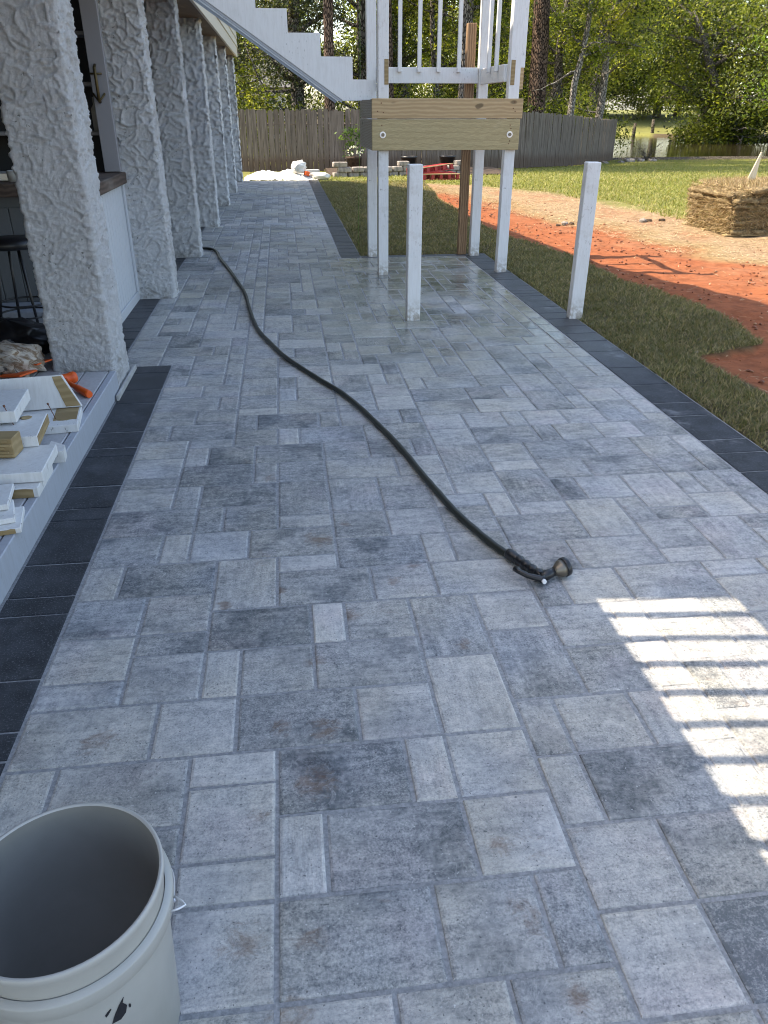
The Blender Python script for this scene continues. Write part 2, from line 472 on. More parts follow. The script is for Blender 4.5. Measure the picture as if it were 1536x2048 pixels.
MAT = dict(
    paver=mat_paver(), border=mat_border(), stucco=mat_stucco(), ground=mat_ground(), water=mat_water(), picket=mat_picket(),
    sand=mat_noisy('joint_sand', (0.20, 0.205, 0.21), (0.34, 0.343, 0.345), 90, 0.95, 0.4, 0.004, coord='Object'),
    white=mat_paint('white_paint', (0.74, 0.745, 0.75)),
    white_worn=mat_paint('worn_white_paint', (0.70, 0.70, 0.70), (0.33, 0.29, 0.25), 0.55, 0.8),
    wpost=mat_post('white_post_paint', (0.74, 0.745, 0.75), 0),
    wpost_worn=mat_post('worn_white_post_paint', (0.72, 0.72, 0.72), 1),
    scrap=mat_paint('scrap_white_paint', (0.68, 0.68, 0.67), (0.36, 0.33, 0.29), 0.5, 0.9),
    cream=mat_paint('cream_siding', (0.62, 0.57, 0.49), (0.42, 0.38, 0.32), 0.3, 0.1),
    greyp=mat_paint('grey_deck_paint', (0.36, 0.385, 0.43), (0.25, 0.24, 0.24), 0.5, 0.3),
    deckp=mat_paint('worn_deck_paint', (0.44, 0.44, 0.45), (0.24, 0.22, 0.21), 0.75, 0.5),
    pine=mat_wood('treated_pine_beam', (0.31, 0.245, 0.125), (0.50, 0.40, 0.225), 'X', 30, knots=False),
    pine2=mat_wood('fresh_pine_board', (0.40, 0.275, 0.145), (0.55, 0.40, 0.23), 'X', 9, contrast=.7),
    pineside=mat_wood('grey_pine_beam', (0.26, 0.23, 0.19), (0.38, 0.34, 0.29), 'Y', 22),
    brownpost=mat_wood('brown_post_wood', (0.20, 0.115, 0.06), (0.36, 0.225, 0.13), 'Z', 12),
    rawwood=mat_wood('raw_broken_wood', (0.27, 0.19, 0.09), (0.43, 0.32, 0.17), 'X', 9, contrast=.5),
    palewood=mat_wood('pale_cedar_wood', (0.50, 0.43, 0.30), (0.66, 0.58, 0.44), 'Z', 8, contrast=.4, knots=False),
    counter=mat_wood('brown_counter_wood', (0.055, 0.036, 0.028), (0.10, 0.070, 0.055), 'Y', 8),
    soffit=mat_wood('soffit_board', (0.17, 0.11, 0.06), (0.28, 0.19, 0.11), 'Y', 6),
    barw=mat_paint('bar_panel_paint', (0.50, 0.52, 0.55), (0.36, 0.35, 0.34), 0.3, 0.1),
    barface=mat_paint('dark_bar_boards', (0.10, 0.112, 0.125), (0.07, 0.07, 0.07), 0.4, 0.2),
    greytrim=mat_paint('grey_trim_paint', (0.24, 0.24, 0.26), (0.2, 0.2, 0.2), 0.2, 0.1),
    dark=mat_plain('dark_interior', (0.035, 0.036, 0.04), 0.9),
    black=mat_plain('black_metal', (0.012, 0.012, 0.014), 0.4),
    rubber=mat_plain('black_hose_rubber', (0.014, 0.017, 0.014), 0.42, 0, 0.5, 0.25, 90),
    plastic=mat_plain('black_plastic', (0.012, 0.013, 0.015), 0.32, 0, 0.5, 0.1, 120),
    metal=mat_plain('dull_metal', (0.20, 0.175, 0.14), 0.45, 0.9),
    zinc=mat_plain('zinc_bolt', (0.75, 0.76, 0.78), 0.35, 0.6),
    rust=mat_plain('rusty_screw', (0.17, 0.075, 0.045), 0.75, 0.2),
    brass=mat_plain('brass_cleat', (0.10, 0.072, 0.03), 0.5, 0.7),
    bucket=mat_plain('grey_white_bucket_plastic', (0.40, 0.395, 0.365), 0.38),
    bucket_in=mat_noisy('shaded_bucket_inside', (0.185, 0.18, 0.165), (0.215, 0.21, 0.195), 5, 0.6, 0.02, fine=(160, .7, (.03, .03, .03), .6)),  # shade inside the bucket put into a darker base colour
    ink=mat_plain('black_print', (0.008, 0.008, 0.012), 0.5),
    orange=mat_plain('orange_rubber', (0.75, 0.105, 0.012), 0.45),
    red=mat_plain('red_plastic', (0.30, 0.018, 0.020), 0.5),
    sheeting=mat_plain('white_plastic_sheet', (0.68, 0.66, 0.62), 0.35, 0, 0.5, 0.3, 30),
    straw=mat_leaf('dry_straw', 0.15), leaf=mat_leaf('leaf', 0.5), grass=mat_leaf('grass_blade', 0.3), needle=mat_leaf('cedar_needle', 0.25),
    bark=mat_bark('grey_bark', (0.045, 0.038, 0.032), (0.25, 0.22, 0.19)),
    palebark=mat_bark('pale_smooth_bark', (0.10, 0.088, 0.075), (0.36, 0.33, 0.29)),
    pinebark=mat_bark('pine_bark', (0.030, 0.020, 0.015), (0.20, 0.135, 0.10)),
    stone=mat_noisy('edging_stone', (0.15, 0.13, 0.115), (0.36, 0.32, 0.28), 9, 0.9, 0.5, 0.01),
    soil=mat_noisy('dark_soil', (0.030, 0.020, 0.014), (0.09, 0.06, 0.04), 14, 0.95, 0.6, 0.02),
    sodsoil=mat_noisy('sod_thatch', (0.085, 0.060, 0.030), (0.27, 0.20, 0.105), 22, 0.95, 0.8, 0.02),
    housew=mat_plain('white_wall_paint', (0.60, 0.60, 0.58), 0.8),
    shingle=mat_noisy('grey_shingles', (0.06, 0.06, 0.06), (0.15, 0.145, 0.14), 12, 0.9, 0.3),
    glass=mat_plain('window_glass', (0.03, 0.04, 0.05), 0.08),
    concrete=mat_noisy('concrete', (0.30, 0.30, 0.29), (0.42, 0.41, 0.40), 18, 0.9, 0.3),
    bagw=mat_noisy('tan_paper_bag', (0.24, 0.16, 0.10), (0.55, 0.48, 0.40), 5, 0.55, 0.5, 0.02, (1.2, 9, 5), lo=.4, hi=.55, fine=(3.5, .6, (.03, .03, .03), .9)),
    string=mat_plain('green_string', (0.12, 0.30, 0.03), 0.6),
    bottle=mat_plain('bottle_glass', (0.05, 0.03, 0.015), 0.12),
    jar=mat_plain('pale_ceramic', (0.45, 0.45, 0.44), 0.3),
    pilew=mat_bark('piling_wood', (0.05, 0.04, 0.03), (0.20, 0.17, 0.13)),
)


# ------------------------------------------------------------------ mesh helpers
class MB:
    def __init__(self):
        self.v, self.f, self.sm = [], [], []

    def add(self, vs, fs, smooth=False):
        o = len(self.v)
        self.v += [tuple(p) for p in vs]
        self.f += [tuple(i + o for i in q) for q in fs]
        self.sm += [smooth] * len(fs)
        return self

    def box(self, x0, x1, y0, y1, z0, z1, bev=0.0, M=None):
        """Box with chamfered edges when bev > 0."""
        if bev <= 0:
            vs = [(x, y, z) for z in (z0, z1) for y in (y0, y1) for x in (x0, x1)]
            fs = [(0, 2, 3, 1), (4, 5, 7, 6), (0, 1, 5, 4), (2, 6, 7, 3), (0, 4, 6, 2), (1, 3, 7, 5)]
        else:
            b = bev
            vs, idx = [], {}
            X, Y, Z = (x0, x1), (y0, y1), (z0, z1)
            for i in (0, 1):
                for j in (0, 1):
                    for k in (0, 1):
                        for ax in range(3):
                            p = [X[i], Y[j], Z[k]]
                            for a in range(3):
                                if a != ax:
                                    p[a] += b if (i, j, k)[a] == 0 else -b
                            idx[(i, j, k, ax)] = len(vs)
                            vs.append(tuple(p))
            fs = []
            for ax in range(3):
                o1, o2 = [a for a in range(3) if a != ax]
                for s in (0, 1):
                    q = []
                    for u, w in ((0, 0), (1, 0), (1, 1), (0, 1)):
                        c = [0, 0, 0]; c[ax] = s; c[o1] = u; c[o2] = w
                        q.append(idx[(*c, ax)])
                    fs.append(tuple(q))
            for ax in range(3):
                o1, o2 = [a for a in range(3) if a != ax]
                for u in (0, 1):
                    for w in (0, 1):
                        c0 = [0, 0, 0]; c0[o1] = u; c0[o2] = w
                        c1 = list(c0); c1[ax] = 1
                        fs.append((idx[(*c0, o1)], idx[(*c1, o1)], idx[(*c1, o2)], idx[(*c0, o2)]))
            for i in (0, 1):
                for j in (0, 1):
                    for k in (0, 1):
                        fs.append(tuple(idx[(i, j, k, a)] for a in range(3)))
        if M is not None:
            vs = [M @ Vector(p) for p in vs]
        return self.add(vs, fs)

    def tube(self, pts, rads, seg=8, caps=True, smooth=True):
        pts = [Vector(p) for p in pts]
        if not hasattr(rads, '__len__'):
            rads = [rads] * len(pts)
        vs, fs = [], []
        up = Vector((0, 0, 1))
        d0 = (pts[1] - pts[0]).normalized()
        nrm = d0.orthogonal().normalized() if abs(d0.dot(up)) > 0.95 else d0.cross(up).normalized()
        for i, p in enumerate(pts):
            d = (pts[min(i + 1, len(pts) - 1)] - pts[max(i - 1, 0)]).normalized()
            nrm = (nrm - d * nrm.dot(d)).normalized()
            bn = d.cross(nrm)
            for s in range(seg):
                a = 2 * math.pi * s / seg
                vs.append(p + (nrm * math.cos(a) + bn * math.sin(a)) * rads[i])
        for i in range(len(pts) - 1):
            for s in range(seg):
                s2 = (s + 1) % seg
                fs.append((i * seg + s, i * seg + s2, (i + 1) * seg + s2, (i + 1) * seg + s))
        self.add(vs, fs, smooth)
        if caps:
            n = len(self.v) - len(vs)
            self.f.append(tuple(n + s for s in reversed(range(seg)))); self.sm.append(False)
            e = n + (len(pts) - 1) * seg
            self.f.append(tuple(e + s for s in range(seg))); self.sm.append(False)
        return self

    def lathe(self, prof, seg=32, c=(0, 0, 0), M=None, smooth=True):
        vs, fs = [], []
        for r, z in prof:
            for s in range(seg):
                a = 2 * math.pi * s / seg
                vs.append(Vector((c[0] + r * math.cos(a), c[1] + r * math.sin(a), c[2] + z)))
        for i in range(len(prof) - 1):
            for s in range(seg):
                s2 = (s + 1) % seg
                fs.append((i * seg + s, i * seg + s2, (i + 1) * seg + s2, (i + 1) * seg + s))
        if M is not None:
            vs = [M @ p for p in vs]
        return self.add(vs, fs, smooth)

    def prism(self, poly, axis, a, b):
        """poly: 2-D outline, extruded along axis from a to b."""
        def P(u, w, t):
            return {'X': (t, u, w), 'Y': (u, t, w), 'Z': (u, w, t)}[axis]
        n = len(poly)
        vs = [P(u, w, a) for u, w in poly] + [P(u, w, b) for u, w in poly]
        fs = [tuple(range(n)), tuple(reversed(range(n, 2 * n)))]
        fs += [(i, (i + 1) % n, n + (i + 1) % n, n + i) for i in range(n)]
        return self.add(vs, fs)

    def mesh(self, name):
        me = bpy.data.meshes.new(name)
        me.from_pydata(self.v, [], self.f)
        me.polygons.foreach_set('use_smooth', self.sm)
        me.update()
        return me


def fixnormals(me):
    import bmesh
    bm = bmesh.new(); bm.from_mesh(me)
    bmesh.ops.recalc_face_normals(bm, faces=bm.faces)
    bm.to_mesh(me); bm.free()


def obj(name, mb, mat, parent=None, loc=None, rot=None, fix=True):
    me = mb.mesh(name) if isinstance(mb, MB) else mb
    if fix and isinstance(mb, MB):
        fixnormals(me)
    if mat is not None and not me.materials:
        me.materials.append(MAT[mat] if isinstance(mat, str) else mat)
    o = bpy.data.objects.new(name, me)
    COL.objects.link(o)
    if parent is not None:
        o.parent = parent
    if loc is not None:
        o.location = loc
    if rot is not None:
        o.rotation_euler = rot
    return o


def tag(o, label=None, cat=None, group=None, kind=None):
    if label: o['label'] = label
    if cat: o['category'] = cat
    if group: o['group'] = group
    if kind: o['kind'] = kind
    return o


def thing(name, label, cat, loc=(0, 0, 0), rz=0.0, group=None):
    o = bpy.data.objects.new(name, None)
    o.empty_display_size = 0.1
    COL.objects.link(o)
    o.location = loc
    o.rotation_euler = (0, 0, rz)
    return tag(o, label, cat, group)


def np_mesh(name, V, F, mat, col=None, smooth=False):
    me = bpy.data.meshes.new(name)
    V = np.asarray(V, np.float32).reshape(-1, 3)
    F = np.asarray(F, np.int32)
    k = F.shape[1]
    me.vertices.add(len(V)); me.vertices.foreach_set('co', V.ravel())
    me.loops.add(F.size); me.loops.foreach_set('vertex_index', F.ravel())
    me.polygons.add(len(F))
    me.polygons.foreach_set('loop_start', np.arange(0, F.size, k, dtype=np.int32))
    if smooth:
        me.polygons.foreach_set('use_smooth', np.ones(len(F), bool))
    me.update(calc_edges=True)
    if col is not None:
        a = me.color_attributes.new('col', 'FLOAT_COLOR', 'POINT')
        c = np.ones((len(V), 4), np.float32); c[:, :3] = col
        a.data.foreach_set('color', c.ravel())
    me.materials.append(MAT[mat])
    return me


def npnoise(x, y, s=1.0, seed=0.0, octv=3):
    """cheap smooth value noise on arrays, about -1..1"""
    out = np.zeros_like(np.asarray(x, float)); amp = 1.0; tot = 0
    for o in range(octv):
        xx, yy = x * s + seed * 13.7 + o * 5.1, y * s - seed * 7.3 + o * 9.7
        i, j = np.floor(xx), np.floor(yy)
        fx, fy = xx - i, yy - j
        fx = fx * fx * (3 - 2 * fx); fy = fy * fy * (3 - 2 * fy)
        def h(a, b):
            return np.modf(np.abs(np.sin(a * 127.1 + b * 311.7 + seed * 3.3) * 43758.5453))[0] * 2 - 1
        v = (h(i, j) * (1 - fx) + h(i + 1, j) * fx) * (1 - fy) + (h(i, j + 1) * (1 - fx) + h(i + 1, j + 1) * fx) * fy
        out += v * amp; tot += amp; amp *= 0.5; s *= 2.03
    return out / tot


def sstep(x, a, b):
    t = np.clip((x - a) / (b - a), 0, 1)
    return t * t * (3 - 2 * t)


# ================================================================== TERRAIN
def f_E(y): return np.interp(y, [0, 3, 5.05, 5.3, 6.3, 7.7, 10, 11, 13, 16, 17.5, 20], [2.86, 2.86, 2.86, 3.5, 3.68, 3.45, 3.3, 3.02, 2.94, 2.92, 3.1, 3.3])
def f_C(y): return np.interp(y, [0, 4, 6.7, 9, 12.5, 15.5, 17.7, 18.5], [9.0, 8.0, 6.2, 5.3, 4.5, 3.95, 3.3, 3.0])
def f_L(y): return np.interp(y, [4, 10, 12, 15, 17, 18.5, 19.6, 20.2], [9.5, 7.0, 6.4, 6.0, 5.5, 4.5, 3.0, 0.9])


def in_patio(x, y):
    return ((x < 2.385) & (y < 9.53) & (x > -6.0)) | ((x < 0.875) & (y < 20.62) & (x > -6.0))


def creek(x, y):
    yf = np.interp(x, [30, 34, 38, 60, 150], [86, 86, 62, 60, 58])
    d = np.minimum(np.minimum(y - 37.7, yf - y), (x - (13.6 + np.maximum(y - 38, 0) * 0.39)))
    return sstep(d + 0.5 * npnoise(x, y, 0.35, 3), -0.25, 1.2)


def zg(x, y):
    x = np.asarray(x, float); y = np.asarray(y, float)
    z = -0.55 * sstep(y, 19, 38)
    z = z + 1.5 * sstep(y, 83, 104)
    z = z * (1 - creek(x, y)) - 1.7 * creek(x, y)
    return z


def build_ground():
    xs = np.concatenate([np.arange(-120, -5, 6), np.arange(-5, 2.0, .5), np.arange(2.0, 8.6, .08), np.arange(8.6, 40, .55), np.arange(40, 260, 5)])
    ys = np.concatenate([np.arange(-40, 2, 1.5), np.arange(2, 20.4, .09), np.arange(20.4, 48, .4), np.arange(48, 126, 1.3), np.arange(126, 700, 20)])
    X, Y = np.meshgrid(xs, ys)
    Z = zg(X, Y)
    E_, C_, L_ = f_E(Y), f_C(Y), f_L(Y)
    j = 0.16 * npnoise(X, Y, 2.2, 1, 4)
    j2 = 0.5 * npnoise(X, Y, 1.3, 2, 4)
    clay = sstep(X + j * 0.5, E_ - 0.03, E_ + 0.05) * (1 - sstep(X + j2, C_ - 0.5, C_ + 0.5)) * (Y < 19)
    straw = sstep(X + j2, C_ - 0.5, C_ + 0.5) * (1 - sstep(X + j2 * 0.7, L_ - 0.3, L_ + 0.3)) * (Y < 21)
    sod = (X < E_ + 0.05) & (Y < 19.2)
    far = sstep(Y, 26, 31) * (1 - sstep(X, 9, 13)) + (Y > 38) * (1 - (Y > 79))
    far = np.clip(far, 0, 1)
    Z = Z + clay * 0.035 * npnoise(X, Y, 3.0, 5, 5) - clay * 0.02 + straw * 0.03 * npnoise(X, Y, 2.5, 6, 4)
    Z = np.where(in_patio(X, Y), -0.10, Z - 0.008)
    lawn = np.array([0.165, 0.165, 0.050]); claycol = np.array([0.265, 0.088, 0.038]); strawcol = np.array([0.29, 0.205, 0.125])
    sodcol = np.array([0.085, 0.068, 0.034]); fcol = np.array([0.075, 0.058, 0.034])
    C = np.ones(X.shape + (3,)) * lawn
    pn = npnoise(X, Y, 0.5, 9)[..., None]
    C = C * (1 + 0.25 * pn)
    C = C * (1 - sod[..., None]) + sodcol * sod[..., None]
    C = C * (1 - clay[..., None]) + claycol * clay[..., None]
    tan = clay * np.clip(0.35 + 0.9 * npnoise(X, Y, 4.5, 11, 5), 0, 1) * sstep(X, E_ + .3, C_) * 0.7
    C = C * (1 - tan[..., None]) + np.array([0.28, 0.17, 0.10]) * tan[..., None]
    C = C * (1 - straw[..., None]) + strawcol * straw[..., None]
    redp = straw * np.clip(npnoise(X, Y, 1.9, 12, 4) * 1.6, 0, 0.7)
    C = C * (1 - redp[..., None]) + np.array([0.27, 0.14, 0.08]) * redp[..., None]
    edge = ((Y > 30) & (Y < 38.2) & (X > 6) & (npnoise(X, Y, 0.9, 4) > 0.0) & (Y > 34 + 0.06 * X - 0.6))[..., None] * 0.7
    C = C * (1 - edge) + np.array([0.20, 0.14, 0.10]) * edge
    C = C * (1 - far[..., None]) + fcol * far[..., None]
    nx, ny = len(xs), len(ys)
    I = np.arange(nx * ny).reshape(ny, nx)
    F = np.stack([I[:-1, :-1], I[:-1, 1:], I[1:, 1:], I[1:, :-1]], -1).reshape(-1, 4)
    me = np_mesh('ground', np.stack([X, Y, Z], -1), F, 'ground', C.reshape(-1, 3), True)
    tag(obj('ground', me, None), 'red clay, dry straw and green lawn sloping to the creek', None, None, 'structure')


build_ground()
w = MB()
w.add([(8, 36.6, -0.75), (240, 36.6, -0.75), (240, 95, -0.75), (8, 95, -0.75)], [(0, 1, 2, 3)])
tag(obj('water', w, 'water'), 'brown creek water beyond the lawn', None, None, 'structure')

# ================================================================== PATIO
GX, OX, GY, OY = 0.1154, 0.01443, 0.1142, 0.10278
TR = [(-3,19,2,3),(-1,19,3,2),(-5,18,2,2),(-3,17,3,2),(0,17,1,2),(-3,15,1,2),(-2,15,2,2),(-5,17,2,1),(-5,15,2,2),(-4,13,2,2),(-2,13,3,2),(-3,12,2,1),(-6,11,3,2),(-6,20,3,2),(-7,18,2,2),(-7,16,2,2),(-7,15,2,1),(-7,13,3,2),(1,17,2,2),(0,15,3,2),(3,16,2,3),(2,19,2,2),(4,19,3,2),(5,17,2,2),(5,14,2,3),(7,16,2,2),(3,13,2,3),(7,14,2,2),(1,13,2,2),(2,11,1,2),(3,11,2,2),(5,12,1,2),(6,12,2,2),(8,12,1,2),(5,10,1,2),(6,10,3,2),(10,18,3,2),(8,18,2,2),(3,9,2,2),(5,8,2,2),(7,8,2,2),(4,7,1,2),(2,7,2,2),(5,6,2,2),(7,6,3,2),(-3,9,2,1),(-3,10,2,2),(-1,9,1,2),(0,9,3,2),(-1,7,3,2),(-3,7,2,2),(-1,11,3,2),(-7,22,2,2),(-5,22,1,2),(-4,22,2,2),(-2,22,3,2),(1,21,3,2),(-1,21,2,1),(-7,24,3,2),(-4,24,1,2),(-3,24,2,2),(-1,24,2,1),(-1,25,2,3),(1,23,2,2),(1,25,2,3),(-5,26,1,2),(-4,26,3,2),(-7,26,2,2),(-5,28,3,2),(-2,28,1,2),(-1,28,2,2),(1,28,3,2),(-7,29,2,2),(-5,30,1,2),(-4,30,2,2),(-2,30,3,2),(1,30,2,2),(-5,32,2,1),(-7,31,2,2),(-6,33,3,2),(-7,33,1,2),(-3,32,2,2),(-1,32,1,2),(0,32,3,2),(-2,34,3,2),(1,34,1,2),(-5,35,2,2),(-7,35,2,2),(-4,37,1,2),(-3,37,2,2),(-3,36,2,1),(-1,36,3,2),(-1,38,1,2),(0,38,2,2),(-3,39,2,3),(-5,39,2,2),(-7,39,2,2),(-7,37,3,2),(4,21,1,2),(5,21,2,2),(7,20,2,2),(7,22,3,2),(8,24,2,1),(7,24,1,2),(5,25,2,1),(5,23,2,2),(6,28,2,3),(6,26,2,2),(8,25,2,3),(8,29,2,2),(8,28,2,1),(8,33,2,2),(10,33,1,2),(11,33,2,2),(8,31,3,2),(11,31,1,2),(12,31,2,2),(10,29,3,2),(10,27,2,2),(12,27,3,2),(13,29,2,2),(10,25,1,2),(11,25,2,2),(13,24,2,3),(13,23,2,1),(15,25,1,2),(12,23,1,2),(10,22,2,3),(12,21,2,2),(9,20,3,2)]
DARK = {(-3,17):-.55,(-6,20):-.42,(-1,11):-.5,(1,21):-.42,(-5,28):-.6,(-4,26):-.5,(-2,34):-.45,(7,6):-.8,(-2,30):-.3,(-7,24):-.3,(-1,19):-.2,(0,9):-.25,(-1,7):-.15,(4,7):-.25,(-6,33):-.3,(8,31):-.2,(10,29):-.25,(7,22):-.2,(8,25):-.2,(6,10):-.3,(5,12):.1,
        (0,17):.6,(-3,12):.5,(-3,10):.35,(-3,9):.5,(2,11):.45,(3,11):.35,(3,9):.45,(-1,9):.4,(-1,38):.35,(-1,32):.35,(-3,15):.3,(-4,13):.3,(5,17):.3,(-7,18):-.15,(-5,18):-.1,(-3,36):.4,(5,25):.4,(7,24):.4,(8,28):.4,(1,13):.25}


def cell_ok(i, j):
    if j < -8 or j >= 178: return False
    if j < 45: return -7 <= i < 18
    if j < 81: return -10 <= i < 18
    return -10 <= i < 5


def lay():
    r = random.Random(11)
    occ, pieces = {}, []
    def put(p, fixed=False):
        k = len(pieces); pieces.append((p, fixed))
        for a in range(p[0], p[0] + p[2]):
            for b in range(p[1], p[1] + p[3]): occ[(a, b)] = k
    def free(p):
        return all(cell_ok(a, b) and (a, b) not in occ for a in range(p[0], p[0] + p[2]) for b in range(p[1], p[1] + p[3]))
    for p in TR:
        if free(p): put(p, True)
    SH = [(3, 2), (2, 2), (1, 2), (2, 3), (2, 1)]
    W = [5, 5, 2.2, 1.6, 1.0]
    cells = [(i, j) for j in range(-8, 178) for i in range(-10, 18) if cell_ok(i, j)]
    def fill(cs):
        for (i, j) in cs:
            if (i, j) in occ: continue
            order = sorted(range(5), key=lambda k: -r.random() ** (1 / W[k]))
            done = False
            for k in order:
                p = (i, j, *SH[k])
                if free(p):
                    put(p); done = True; break
            if not done: put((i, j, 1, 1))
    fill(cells)
    for _ in range(4):                      # re-lay round any single-cell leftover
        ones = [p for p, fx in pieces if p and p[2] * p[3] == 1]
        if not ones: break
        for p in ones:
            if p[:2] not in occ or pieces[occ[p[:2]]][0] is None: continue
            for tries in range(12):
                cur = pieces[occ[p[:2]]][0] if p[:2] in occ else None
                if cur is None or cur[2] * cur[3] > 1: break
                i0, j0 = p[0], p[1]
                ks = {occ[(a, b)] for a in range(i0 - 3, i0 + 4) for b in range(j0 - 3, j0 + 4) if (a, b) in occ}
                fre = []
                for k in ks:
                    q, fx = pieces[k]
                    if fx or q is None: continue
                    for a in range(q[0], q[0] + q[2]):
                        for b in range(q[1], q[1] + q[3]):
                            del occ[(a, b)]; fre.append((a, b))
                    pieces[k] = (None, False)
                fre.sort(key=lambda c: (c[1], c[0]) if tries % 2 else (c[0], c[1]))
                fill(fre)
    return [p for p, fx in pieces if p]


PIECES = lay()


def paver_geo(x0, x1, y0, y1, rnd, h=0.0, z0=-0.045, b=0.0065):
    """closed stone with a rounded, slightly worn top arris: 18 quads-ish"""
    def jj(): return rnd.uniform(-0.0016, 0.0016)
    c = [(x0, y0), (x1, y0), (x1, y1), (x0, y1)]
    s = [(1, 1), (-1, 1), (-1, -1), (1, -1)]
    tilt = [h + rnd.uniform(-0.0012, 0.0012) for _ in range(4)]
    lo = [(px, py, z0) for px, py in c]
    m1 = [(px + jj() * .5, py + jj() * .5, tilt[k] - b) for k, (px, py) in enumerate(c)]
    m2 = [(px + s[k][0] * b * .35 + jj() * .5, py + s[k][1] * b * .35 + jj() * .5, tilt[k] - b * .32) for k, (px, py) in enumerate(c)]
    tp = [(px + s[k][0] * b * 1.25 + jj(), py + s[k][1] * b * 1.25 + jj(), tilt[k]) for k, (px, py) in enumerate(c)]
    vs = lo + m1 + m2 + tp
    fs = [(12, 13, 14, 15)]
    for L in range(3):
        for k in range(4):
            k2 = (k + 1) % 4
            fs.append((L * 4 + k, L * 4 + k2, L * 4 + 4 + k2, L * 4 + 4 + k))
    return vs, fs


def tone_attr(me, cols):
    a = me.color_attributes.new('tone', 'FLOAT_COLOR', 'POINT')
    a.data.foreach_set('color', np.asarray(cols, np.float32).ravel())


base = MB()
base.box(-6.0, 2.382, -1.2, 9.52, -0.10, -0.0045)
base.box(-6.0, 0.872, 9.521, 20.62, -0.10, -0.0045)
patio = obj('patio', base, 'sand')
tag(patio, 'grey stone paver patio with charcoal borders', None, None, 'structure')

CAMP = Vector((0, 0, 1.55))
FWD = Vector((math.sin(R(6.928)) * math.cos(R(27.657)), math.cos(R(6.928)) * math.cos(R(27.657)), -math.sin(R(27.657))))
RGT = Vector((math.cos(R(6.928)), -math.sin(R(6.928)), 0))
UPV = RGT.cross(FWD)


def seen(p):
    q = Vector(p) - CAMP
    z = q.dot(FWD)
    if z < 0.1: return False
    return abs(q.dot(RGT) / z) < 0.53 and abs(q.dot(UPV) / z) < 0.69


def piece_rect(p):
    i, j, w_, h_ = p
    x0, x1 = OX + i * GX, OX + (i + w_) * GX
    y0, y1 = OY + j * GY, OY + (j + h_) * GY
    if j >= 45 and i == -10: x0 = -1.175
    if j < 45 and i == -7: x0 = -0.818
    if i + w_ == 18: x1 = 2.106
    if j >= 81 and i + w_ == 5: x1 = 0.628
    return x0, x1, y0, y1


cand = []
for p in PIECES:
    x0, x1, y0, y1 = piece_rect(p)
    cx_, cy_ = (x0 + x1) / 2, (y0 + y1) / 2
    vis = any(seen((a, b, 0)) for a in (x0, x1) for b in (y0, y1))
    d = (Vector((cx_, cy_, 0)) - CAMP).length
    size = (x1 - x0) * (y1 - y0) * 1.55 / d ** 3 if vis else 0
    cand.append((size, p))
cand.sort(key=lambda c: -c[0])
rp = random.Random(5)
rest_v, rest_f, rest_c = [], [], []
for n_, (size, p) in enumerate(cand):
    x0, x1, y0, y1 = piece_rect(p)
    g = 0.0042
    vs, fs = paver_geo(x0 + g + rp.uniform(0, .0012), x1 - g - rp.uniform(0, .0012), y0 + g + rp.uniform(0, .0012), y1 - g - rp.uniform(0, .0012), rp, rp.uniform(-.0015, .0015))
    t0 = DARK.get((p[0], p[1]))
    if t0 is None: t0 = rp.choice([-.35, -.2, -.08, 0, .08, .15, .25, .35]) + rp.uniform(-.06, .06)
    tone = (0.5 + 0.5 * t0, 1.0 if p[3] > p[2] else 0.0, rp.random(), 1)
    if n_ < 300 and size > 0:
        mb = MB(); mb.add(vs, fs)
        me = mb.mesh('paver'); tone_attr(me, [tone] * len(vs))
        obj('paver', me, 'paver', patio)
    else:
        o = len(rest_v)
        rest_v += vs; rest_f += [tuple(i + o for i in q) for q in fs]; rest_c += [tone] * len(vs)
mb = MB(); mb.add(rest_v, rest_f)
me = mb.mesh('distant_pavers'); tone_attr(me, rest_c)
tag(obj('distant_pavers', me, 'paver', patio), None, None, None, 'stuff')


def border_run(x0, x1, cuts, along='Y', name='border_paver'):
    for a, b in zip(cuts[:-1], cuts[1:]):
        g = 0.0042
        if along == 'Y': r = (x0 + g, x1 - g, a + g, b - g)
        else: r = (a + g, b - g, x0 + g, x1 - g)
        vs, fs = paver_geo(*r, rp, rp.uniform(-.001, .001), b=0.004)
        mb = MB(); mb.add(vs, fs)
        me = mb.mesh(name); tone_attr(me, [(.5, 0, rp.random(), 1)] * len(vs))
        obj(name, me, 'border', patio)


def cuts_rand(a, b, steps=(0.228, 0.115, 0.228, 0.335, 0.228, 0.115)):
    out = [a]; k = rp.randrange(6)
    while out[-1] < b - 0.12:
        out.append(min(out[-1] + steps[k % len(steps)], b)); k += rp.choice([1, 1, 2])
    if out[-1] < b: out[-1] = b
    return out


border_run(-1.065, -0.820, [-0.9, -0.67, -0.56, -0.2, 0.03, 0.26, 0.375, 0.6, 0.83, 0.945, 1.17, 1.40, 1.629, 1.742, 1.969, 2.318, 2.432, 2.663, 3.017, 3.128, 3.356, 3.701, 3.815, 4.038, 4.501, 4.752, 5.098, 5.26])
border_run(-1.42, -1.178, cuts_rand(5.30, 20.5))
border_run(2.109, 2.378, [-0.9] + cuts_rand(-0.6, 3.55) + [3.91, 4.13, 4.47, 4.83, 5.23, 5.51, 5.74, 5.97, 6.21, 6.42] + cuts_rand(6.65, 9.38))
border_run(0.631, 0.868, cuts_rand(9.40, 20.6))
border_run(9.385, 9.50, cuts_rand(0.871, 2.378), 'X')

